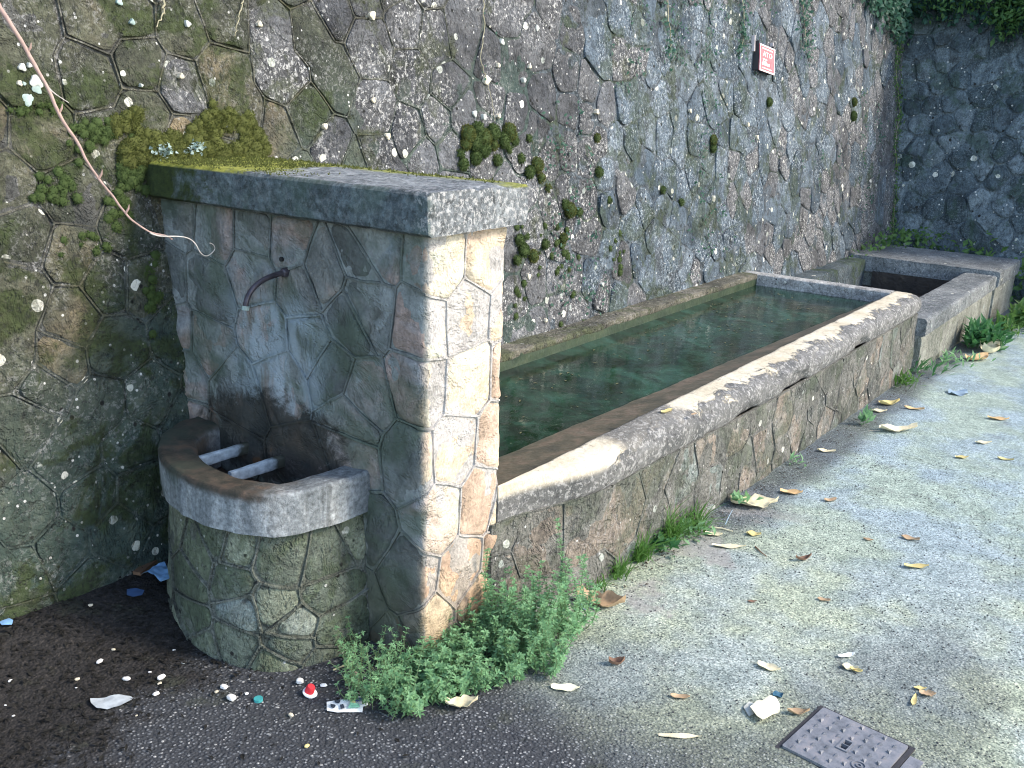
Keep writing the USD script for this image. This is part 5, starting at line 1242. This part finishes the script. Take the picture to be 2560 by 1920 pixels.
for iy in range(7):
    for ix in range(7):
        x, y = (ix - 3) * 0.033 + (0.008 if iy % 2 else -0.008), (iy - 3) * 0.032
        if abs(x) < 0.036 and abs(y) < 0.02 or (x + 0.055) ** 2 + (y + 0.062) ** 2 < 0.026 ** 2: continue
        sgnv = 1 if (ix + iy) % 2 else -1
        v_ = np.array([[-0.010, -0.003 * sgnv, 0], [0, 0.008 * sgnv, 0], [0.010, -0.003 * sgnv, 0], [0, 0.001 * sgnv, 0], [-0.006, -0.0005 * sgnv, 0.005], [0, 0.005 * sgnv, 0.006], [0.006, -0.0005 * sgnv, 0.005]])
        m = trimesh.convex.convex_hull(v_); m.apply_translation((x, y, 0.0095)); obj('stud', cov(m), 'cast_iron', cover)
ring = trimesh.creation.annulus(0.015, 0.019, 0.003); ring.apply_translation((-0.055, -0.062, 0.0115)); obj('emblem_ring', cov(ring), 'cast_iron', cover, smooth=40)
em = trimesh.creation.annulus(0.005, 0.008, 0.003); em.apply_translation((-0.055, -0.062, 0.0115)); obj('emblem', cov(em), 'cast_iron', cover, smooth=40)
obj('hinge_tab', cov(box_pts(0.020, 0.095, -S - 0.052, -S - 0.016, -0.02, 0.002)), 'cast_iron', cover)

# ------------------------------------------------------------------ dead leaves, papers and bits on the road
def dead_leaf(L, W, rng, curl=0.25, lobes=False, n=9, m=5, crumple=0.0):
    s, t = np.meshgrid(np.linspace(0, 1, n), np.linspace(-1, 1, m), indexing='ij')
    w = np.sin(np.pi * np.clip(s, 0.02, 0.98) ** 0.8) ** 0.8
    if lobes: w = w * (1 + 0.25 * np.sin(s * 22))
    x = (s - 0.5) * L; y = t * w * W / 2
    z = curl * W * (t ** 2) * 0.5 + curl * L * 0.25 * (2 * s - 1) ** 2 + 0.08 * W * np.sin(s * 9 + rng.uniform(0, 6)) * t
    P = np.stack([x, y, z], -1).reshape(-1, 3)
    if crumple: P[:, 2] += crumple * (fbm(P * 45 + rng.uniform(0, 50), 3, 1) - 0.2); P[:, :2] += crumple * 0.5 * (fbm(P * 40 + 9, 2, 2)[:, None] - 0.5)
    i, j = np.meshgrid(np.arange(n - 1), np.arange(m - 1), indexing='ij')
    f = np.stack([i * m + j, (i + 1) * m + j, (i + 1) * m + j + 1, i * m + j + 1], -1).reshape(-1, 4)
    F = np.vstack([f[:, [0, 1, 2]], f[:, [0, 2, 3]]])
    th = 0.0012                                       # a real, if thin, thickness
    k = len(P); B2 = np.vstack([P, P - [0, 0, th]]); rim = np.r_[np.arange(m), np.arange(1, n) * m + m - 1, (n - 1) * m + np.arange(m - 2, -1, -1), np.arange(n - 2, 0, -1) * m]
    r2 = np.roll(rim, -1)
    F = np.vstack([F, F[:, ::-1] + k, np.c_[rim, rim + k, r2], np.c_[r2, rim + k, r2 + k]])
    return trimesh.Trimesh(B2, F, process=False)
def drop(m, px, py, a=0.0, lift=0.0, tilt=0.0):
    b = at(px, py)
    m.apply_transform(trimesh.transformations.rotation_matrix(tilt, [1, 0, 0])); m.apply_transform(trimesh.transformations.rotation_matrix(a, [0, 0, 1]))
    v = np.array(m.vertices); z0 = v[:, 2].min()
    m.apply_translation((b[0], b[1], float(ground_z(b[0], b[1])) + 0.0015 - z0 + lift)); return m
def lf(px, py, wpx, mt, label, ratio=0.5, a=None, curl=0.3, crumple=0.0, name='fallen_leaf', catg='leaf', group='dead leaves on the road', stalk=False, scale=1.0):
    r2 = np.random.default_rng(int(px * 7 + py)); b = at(px, py); L = wpx * ((b - EYE) @ fwd) / FPX * scale * 1.2
    a = -YAW + r2.uniform(-0.5, 0.5) if a is None else a
    t = thing(name, label, catg, group=group)
    obj('blade' if catg == 'leaf' else 'sheet', drop(dead_leaf(L, L * ratio, r2, curl, crumple > 0.004, 11, 7, crumple), px, py, a), mt, t, smooth=50)
    if stalk:
        d = np.array([math.cos(a), math.sin(a), 0]); c = np.array([b[0], b[1], float(ground_z(b[0], b[1])) + 0.006])
        obj('stalk', tube([c - d * L * 0.48, c - d * L * 0.6 + [0, 0, 0.003], c - d * L * 0.8], [0.0012, 0.001, 0.0008], 5), 'pale_stem', t)
lf(1413, 1722, 60, 'pale_paper', 'cream pointed leaf lying right of the big weed clump', 0.45, -0.95, 0.15)
lf(1392, 1572, 62, 'dead_tan', 'flattened tan leaf on the gravel between weed clump and crumpled leaf', 0.5, crumple=0.006)
lf(1541, 1661, 34, 'dead_brown', 'small curled brown leaf alone on the gravel', 0.6, curl=0.9)
lf(1922, 1672, 48, 'dead_cream', 'pale curved leaf lying behind the large cream paper', 0.55, -1.4, 0.3)
lf(2125, 1671, 32, 'dead_cream', 'pale yellow leaf beyond the iron cover', 0.7)
lf(2318, 1737, 34, 'dead_tan', 'pale tan leaf to the right of the iron cover', 0.6, crumple=0.005)
lf(2285, 1752, 46, 'dead_yellow', 'twisted yellow leaf beside the pale tan leaf', 0.25, 0.1)
lf(1995, 1786, 46, 'dead_tan', 'brown edged leaf touching the corner of the iron cover', 0.4, -0.9, 0.6)
lf(1978, 1233, 46, 'dead_orange', 'orange cream leaf on the road right of the crumpled cream paper', 0.5)
lf(2076, 1252, 30, 'dead_tan', 'small reddish leaf on the open road', 0.5)
lf(1822, 1368, 70, 'dead_cream', 'long narrow cream leaf before the tall grass tuft', 0.25, -0.95, 0.2)
lf(1884, 1337, 30, 'dead_yellow', 'small folded yellow leaf on the road below the large cream paper', 0.7)
lf(1784, 1338, 36, 'dead_cream', 'pale leaf under the straw by the grass', 0.5)
lf(2008, 1400, 38, 'dead_brown', 'thin curled brown leaf on the open road', 0.3, -0.6, 0.9)
lf(2275, 1350, 36, 'dead_tan', 'light brown leaf in the middle of the road', 0.5)
lf(2290, 1420, 52, 'dead_yellow', 'flattened yellow leaf pressed into the road', 0.35, crumple=0.003)
lf(2245, 1078, 86, 'dead_cream', 'large cream leaf on the road below the far trough end', 0.38, -0.75, 0.35, 0.006, stalk=True)
lf(2285, 1024, 40, 'dead_orange', 'orange leaf left of the blue plastic on the road', 0.35)
lf(2222, 1012, 52, 'dead_yellow', 'curled yellow leaf at the foot of the trough', 0.4, -0.6, 0.5)
lf(2196, 1030, 36, 'dead_cream', 'small cream leaf touching the curled yellow one', 0.45)
lf(2495, 1050, 42, 'dead_orange', 'orange yellow leaf near the right picture edge', 0.4)
lf(2458, 1110, 36, 'dead_cream', 'cream leaf on the right side of the road', 0.4)
lf(2513, 1150, 32, 'dead_yellow', 'small yellow leaf at the right edge below the others', 0.35)
lf(2404, 1146, 28, 'dead_yellow', 'tiny yellow leaf left of its pair on the road', 0.5)
lf(2066, 1130, 38, 'dead_cream', 'cream leaf near the trough foot by the dark tarmac strip', 0.4)
lf(2442, 900, 66, 'dead_orange', 'broad pale orange leaf beside the fern like plant', 0.5, -0.5, 0.4)
lf(2474, 884, 56, 'dead_cream', 'upright cream leaf leaning on the fern like plant', 0.7, -0.5, 0.8)
lf(1154, 1766, 70, 'dead_cream', 'torn cream leaf scraps at the lower edge of the big weed clump', 0.5, -0.7, 0.5, 0.008)
lf(1700, 1745, 40, 'dead_tan', 'faded tan leaf fragment in the gravel foreground', 0.4, crumple=0.003)
lf(1500, 1510, 104, 'dead_tan', 'big crumpled brown leaf at the foot of the trough', 0.55, -1.25, 0.5, 0.020, stalk=True)
lf(1462, 1520, 30, 'slate', 'grey blue scrap under the big crumpled brown leaf', 0.8, name='plastic_scrap', catg='litter', group=None)
lf(1885, 1262, 100, 'dead_cream', 'large crumpled cream paper beside the trough foot', 0.55, -0.85, 0.3, 0.014, name='crumpled_paper', catg='paper', group=None)
lf(2396, 985, 46, 'slate', 'flat blue plastic scrap on the road', 0.8, name='plastic_scrap', catg='litter', group=None, curl=0.1)
lf(1945, 1740, 24, 'blue_scrap', 'dark blue scrap just behind the big cream paper', 0.9, name='plastic_scrap', catg='litter', group=None, curl=0.2)
lf(2300, 1722, 26, 'dead_yellow', 'small yellow scrap above the twisted yellow leaf', 0.5)
lf(2140, 1678, 26, 'dead_yellow', 'yellow scrap touching the pale leaf beyond the iron cover', 0.5, curl=0.5)
lf(2116, 1640, 40, 'white_paper', 'white and orange scrap beyond the iron cover', 0.35, name='paper_scrap', catg='paper', group=None)
lf(1880, 1505, 20, 'dead_brown', 'tiny dark leaf bit in the middle of the road', 0.4)
lf(2170, 1352, 20, 'dead_tan', 'tiny tan leaf bit left of the light brown leaf', 0.5)
lf(1700, 1842, 90, 'dead_cream', 'long pale fragment pressed flat into the foreground tarmac', 0.18, -0.95, 0.03)
lf(2060, 1500, 26, 'dead_tan', 'small tan scrap on the pale road above the cover', 0.5)
lf(1440, 1580, 30, 'dead_cream', 'pale leaf scrap right of the flattened tan leaf', 0.5, curl=0.5)
# squarish cream paper
def paper(poly2, mt, z=0.002, bend=0.02, seed=0):
    m = flat_poly(Polygon(poly2), 0, 0.006, 0.0, seed); v = np.array(m.vertices)
    v[:, 2] = bend * (fbm(np.c_[v[:, :2] * 18, np.full(len(v), seed)], 3, seed)) + z
    k = len(v); F = m.faces
    return trimesh.Trimesh(np.vstack([v, v - [0, 0, 0.001]]), np.vstack([F, F[:, ::-1] + k]), process=False)
def world_poly(pix):
    return [at(a, b)[:2] for a, b in pix]
def sheet_thing(name, label, catg, pix, mt, bend=0.015, seed=0, lift=0.0):
    w = np.array(world_poly(pix)); c = w.mean(0); t = thing(name, label, catg)
    m = paper(w - c, mt, 0.002, bend, seed); m.apply_translation((c[0], c[1], float(ground_z(*c)) + lift)); obj('sheet', m, mt, t, smooth=60); return t, c
sheet_thing('cream_paper', 'bright cream squarish paper lying left of the iron cover', 'paper', [(1873, 1782), (1890, 1765), (1905, 1765), (1922, 1752), (1938, 1758), (1948, 1775), (1948, 1795), (1930, 1800), (1905, 1813), (1890, 1803)], 'pale_paper', 0.02, 3, 0.004)
sheet_thing('cream_paper', 'pale greenish paper half under the bright cream one', 'paper', [(1858, 1772), (1872, 1758), (1890, 1764), (1892, 1785), (1872, 1796)], 'lichen_pale', 0.006, 4)
sheet_thing('silver_wrapper', 'flattened silvery wrapper on the dark ground at lower left', 'wrapper', [(226, 1758), (262, 1752), (300, 1745), (328, 1748), (334, 1755), (305, 1772), (270, 1782), (243, 1780), (228, 1768)], 'silver_wrap', 0.016, 5)
t, c = sheet_thing('printed_wrapper', 'white printed wrapper with yellow green and blue marks beside the weeds', 'wrapper', [(817, 1757), (845, 1754), (872, 1751), (876, 1745), (912, 1742), (921, 1766), (908, 1768), (906, 1781), (868, 1782), (842, 1783), (817, 1779)], 'white_paper', 0.008, 6)
for mt, pix in (('print_yellow', [(873, 1748), (884, 1747), (890, 1766), (878, 1767)]), ('print_blue', [(886, 1752), (912, 1748), (913, 1756), (890, 1759)]), ('print_green', [(876, 1762), (898, 1766), (900, 1774), (870, 1775)]), ('print_dark', [(836, 1757), (852, 1756), (848, 1764), (838, 1762)]), ('print_dark', [(826, 1766), (840, 1768), (836, 1776), (828, 1774)]), ('print_dark', [(850, 1768), (858, 1766), (862, 1776), (852, 1778)])):
    w = np.array(world_poly(pix)); c2 = w.mean(0); m = paper(w - c2, mt, 0.0, 0.0, 1); m.apply_translation((c2[0], c2[1], float(ground_z(*c2)) + 0.0105)); obj('print_patch', m, mt, t)
t, c = sheet_thing('plastic_bag', 'crumpled light blue plastic bag in the dark gap beside the basin', 'bag', [(357, 1523), (375, 1507), (393, 1497), (415, 1487), (428, 1505), (430, 1534), (408, 1537), (385, 1526)], 'blue_bag', 0.06, 8, 0.03)
sheet_thing('plastic_scrap', 'dark blue round plastic lid left of the light blue bag', 'litter', [(322, 1533), (345, 1530), (366, 1536), (360, 1548), (338, 1552), (322, 1548)], 'blue_dark', 0.01, 9, 0.02)
sheet_thing('plastic_scrap', 'blue scrap at the very left picture edge on the dark ground', 'litter', [(6, 1622), (30, 1614), (42, 1620), (38, 1630), (12, 1632)], 'blue_bag', 0.01, 10)
a_, b_ = at(352, 1492), at(418, 1440)
t = thing('wood_strip', 'brown strip of wood lying in the dark gap behind the basin', 'wood')
m = box_pts(-0.09, 0.09, -0.014, 0.014, -0.006, 0.006); m.apply_transform(trimesh.transformations.rotation_matrix(math.atan2(b_[1] - a_[1], b_[0] - a_[0]), [0, 0, 1])); cc = (a_ + b_) / 2
m.apply_translation((cc[0], cc[1], float(ground_z(cc[0], cc[1])) + 0.012)); obj('strip', m, 'wood', t)
# red and white cap, teal bottle cap
rc = at(775, 1735); rz = float(ground_z(rc[0], rc[1]))
t = thing('red_cap', 'small red plastic cap with white brim lying before the basin', 'cap')
prof_ = [(0.0, 0.024), (0.010, 0.023), (0.0125, 0.019), (0.0135, 0.0)]
rv = trimesh.creation.revolve(np.array(prof_[::-1]), sections=20); rv.apply_transform(trimesh.transformations.rotation_matrix(0.35, [1, 0.4, 0])); rv.apply_translation((rc[0], rc[1] + 0.004, rz + 0.006)); obj('dome', rv, 'red_cap', t, smooth=50)
br = trimesh.creation.cylinder(0.021, 0.003, sections=24); br.apply_transform(trimesh.transformations.rotation_matrix(0.35, [1, 0.4, 0])); br.apply_translation((rc[0], rc[1], rz + 0.006)); obj('brim', br, 'white_paper', t, smooth=40)
tcp = at(646, 1751); m = trimesh.creation.cylinder(0.0125, 0.008, sections=22); m.apply_translation((tcp[0], tcp[1], float(ground_z(tcp[0], tcp[1])) + 0.004)); tag(obj('bottle_cap', m, 'teal_cap', smooth=40), 'teal bottle cap on the dark tarmac before the basin', 'cap')
# pale stones and bits
def pebble(px, py, wpx, mt, label, group=None, flat=0.5, ratio=0.7, name='pale_stone'):
    r2 = np.random.default_rng(int(px * 13 + py)); b = at(px, py); s_ = wpx * ((b - EYE) @ fwd) / FPX / 2
    m = trimesh.creation.icosphere(2, 1.0); v = np.array(m.vertices); v = np.sign(v) * np.abs(v) ** 0.8
    v *= (1 + 0.5 * (fbm(v * 1.7 + r2.uniform(0, 40), 3, 2) - 0.5))[:, None]; v = v * [s_, s_ * ratio, s_ * flat]
    m = trimesh.Trimesh(v, m.faces, process=False); drop(m, px, py, r2.uniform(-1.6, 0.2)); m.apply_translation((0, 0, -0.001)); tag(obj(name, m, mt, smooth=35), label, 'stone', group)
R3 = lambda a, b: (a * 0.2893, 1340 + b * 0.2893)
R2_ = lambda a, b: (340 + a * 0.2893, 1340 + b * 0.2893)
pebble(*R2_(825, 1415), 26, 'white_stone', 'largest oblong white stone on the dark tarmac before the basin')
pebble(*R2_(760, 1320), 20, 'white_stone', 'squarish white stone just behind the largest white one')
pebble(*R2_(1418, 1272), 18, 'white_stone', 'blocky white stone touching the basin foot beside the red cap', flat=0.8, ratio=0.9)
pebble(*R2_(695, 1357), 11, 'lichen_cream', 'small cream stone left of the largest white stone')
pebble(*R2_(957, 1370), 10, 'white_stone', 'small white stone between the largest white stone and the basin')
pebble(*R2_(1338, 1553), 15, 'lichen_cream', 'single cream stone in the foreground below the red cap')
pebble(*R2_(1620, 1293), 18, 'white_paper', 'white scrap right of the red cap', flat=0.3)
pebble(*R2_(1888, 1198), 16, 'pink_stone', 'pinkish bit among the shaded weeds')
for k, (a, b, w) in enumerate([(760, 620, 13), (985, 1035, 11), (865, 1133, 18), (1095, 1255, 20), (670, 1275, 14), (100, 1325, 12), (1395, 1245, 22), (1380, 1290, 12), (1295, 1190, 9), (1350, 1382, 18), (800, 790, 13), (1505, 995, 8), (1585, 1110, 9), (565, 695, 9), (50, 1490, 7), (118, 1570, 8), (1180, 1560, 7), (660, 1335, 6)]):
    pebble(*R3(a, b), w, ('white_stone', 'lichen_cream', 'white_stone')[k % 3], 'small whitish stone scattered on the dark soil left of the basin', 'whitish bits on the dark ground at lower left', flat=0.45, ratio=0.6)
pebble(767, 1787 + 80, 14, 'dead_yellow', 'yellowish stone low in the foreground', flat=0.5)
# straw and twigs
def twig(pix, r, mt, label, lift=0.004):
    P = np.array([at(a, b) for a, b in pix]); P[:, 2] = ground_z(P[:, 0], P[:, 1]) + lift
    tag(obj('twig', tube(P, np.linspace(r, r * 0.6, len(P)), 6), mt, smooth=60), label, 'twig')
twig([(1776, 1320), (1805, 1323), (1832, 1330)], 0.004, 'dead_cream', 'cream straw lying on the gravel by the grass tufts')
twig([(1888, 1368), (1902, 1382), (1916, 1392)], 0.003, 'dead_brown', 'short dark twig lying on the road before the large cream paper')
twig([(1812, 1322), (1822, 1300), (1830, 1285)], 0.0022, 'slate', 'thin grey stalk standing by the large cream paper', 0.02)
twig([(833, 1683), (858, 1672), (872, 1660), (874, 1640)], 0.003, 'stem_dry', 'pale stalk curling out of the shaded weed tuft', 0.012)
twig([(868, 1650), (866, 1672), (880, 1690), (895, 1694)], 0.003, 'stem_dry', 'looped pale stalk in front of the shaded weed tuft', 0.015)
# humus litter in the dark corner
n = 9000; x = r_.uniform(-1.15, -0.02, n); y = r_.uniform(-1.25, 0.03, n)
w = sstep(y + 0.35 * (fbm(np.c_[x * 3, y * 3, 0 * x], 3, 12) - 0.5) - 0.25 * x, -0.62, -0.25) * 0.9 + 0.05
k = r_.random(n) < w; x, y = x[k], y[k]
P = np.c_[x, y, ground_z(x, y) + r_.uniform(0.0, 0.008, len(x))]
D = unit(len(P), r_) * [1, 1, 0.25]; N = unit(len(P), r_) * 0.4 + [0, 0, 1]
LL = r_.uniform(0.006, 0.028, len(P))
tag(obj('leaf_litter', leaves(P, D, N, LL, LL * r_.uniform(0.08, 0.5, len(P)), 0.2), 'litter_bits'), 'dark humus with dry twig and leaf bits on the ground left of the basin', 'litter', kind='stuff')
# loose grit on the road
n = 5200; x = r_.uniform(-1.2, 3.0, n); y = r_.uniform(-2.7, -1.17, n); s_ = r_.uniform(0.0012, 0.0034, n) ** 1.0
o3 = np.array([[1, 0, 0], [-1, 0, 0], [0, 1, 0], [0, -1, 0], [0, 0, 1], [0, 0, -1]], float); of = np.array([[0, 2, 4], [2, 1, 4], [1, 3, 4], [3, 0, 4], [2, 0, 5], [1, 2, 5], [3, 1, 5], [0, 3, 5]])
V = o3[None] * s_[:, None, None] * r_.uniform(0.6, 1.4, (n, 6, 1)); aa = r_.uniform(0, 6.28, n); ca, sa = np.cos(aa), np.sin(aa)
V = np.stack([V[..., 0] * ca[:, None] - V[..., 1] * sa[:, None], V[..., 0] * sa[:, None] + V[..., 1] * ca[:, None], V[..., 2]], -1) + np.c_[x, y, ground_z(x, y) + s_ * 0.5][:, None]
g = G(); g.done('grit', g.prin(g.ramp(g.isl(), [(0, (0.05, 0.05, 0.05)), (0.6, (0.16, 0.15, 0.14)), (0.9, (0.34, 0.32, 0.29)), (1, (0.55, 0.52, 0.46))]), 0.9))
tag(obj('road_grit', trimesh.Trimesh(V.reshape(-1, 3), (np.arange(n)[:, None, None] * 6 + of[None]).reshape(-1, 3), process=False), 'grit'), 'loose grit scattered over the tarmac', 'grit', kind='stuff')
n = 1000; x = 0.45 + 4.4 * r_.random(n) ** 1.3; yb = YI + (YG - YI) * out_k(x) - 0.03; y = yb - np.abs(r_.normal(0, 0.06, n))
P = np.c_[x, y, ground_z(x, y) + r_.uniform(0.001, 0.006, n)]; D = unit(n, r_) * [1, 1, 0.15]; N = unit(n, r_) * 0.4 + [0, 0, 1]; LL = r_.uniform(0.005, 0.020, n)
tag(obj('leaf_litter', leaves(P, D, N, LL, LL * r_.uniform(0.1, 0.5, n), 0.2), 'dry_crumbs'), 'dry leaf crumbs and dirt gathered along the foot of the long trough', 'litter', kind='stuff')
# flecks floating on the water
n = 120; P = np.c_[0.4 + 4.1 * r_.random(n) ** 0.7, r_.uniform(-0.66, -0.10, n), np.full(n, WZ + 0.003)]
tag(obj('floating_flecks', leaves(P, unit(n, r_) * [1, 1, 0.02], np.tile([0, 0, 1.0], (n, 1)), r_.uniform(0.012, 0.032, n), r_.uniform(0.006, 0.014, n), 0.05), 'float_bits'), 'pale leaf flecks floating on the green trough water', 'debris', kind='stuff')
# two flecks of leaf on the coping
for a, b, w, mt, lab in ((1667, 1028, 44, 'dead_yellow', 'yellow leaf lying on the trough coping'), (1735, 1035, 22, 'dead_tan', 'pinkish leaf scrap on the coping edge')):
    c = at(a, b, 2, ZR + 0.004); L = w * ((c - EYE) @ fwd) / FPX; m = dead_leaf(L, L * 0.4, r_, 0.2); m.apply_transform(trimesh.transformations.rotation_matrix(-0.2, [0, 0, 1])); m.apply_translation(c)
    tag(obj('coping_leaf', m, mt, smooth=50), lab, 'leaf')
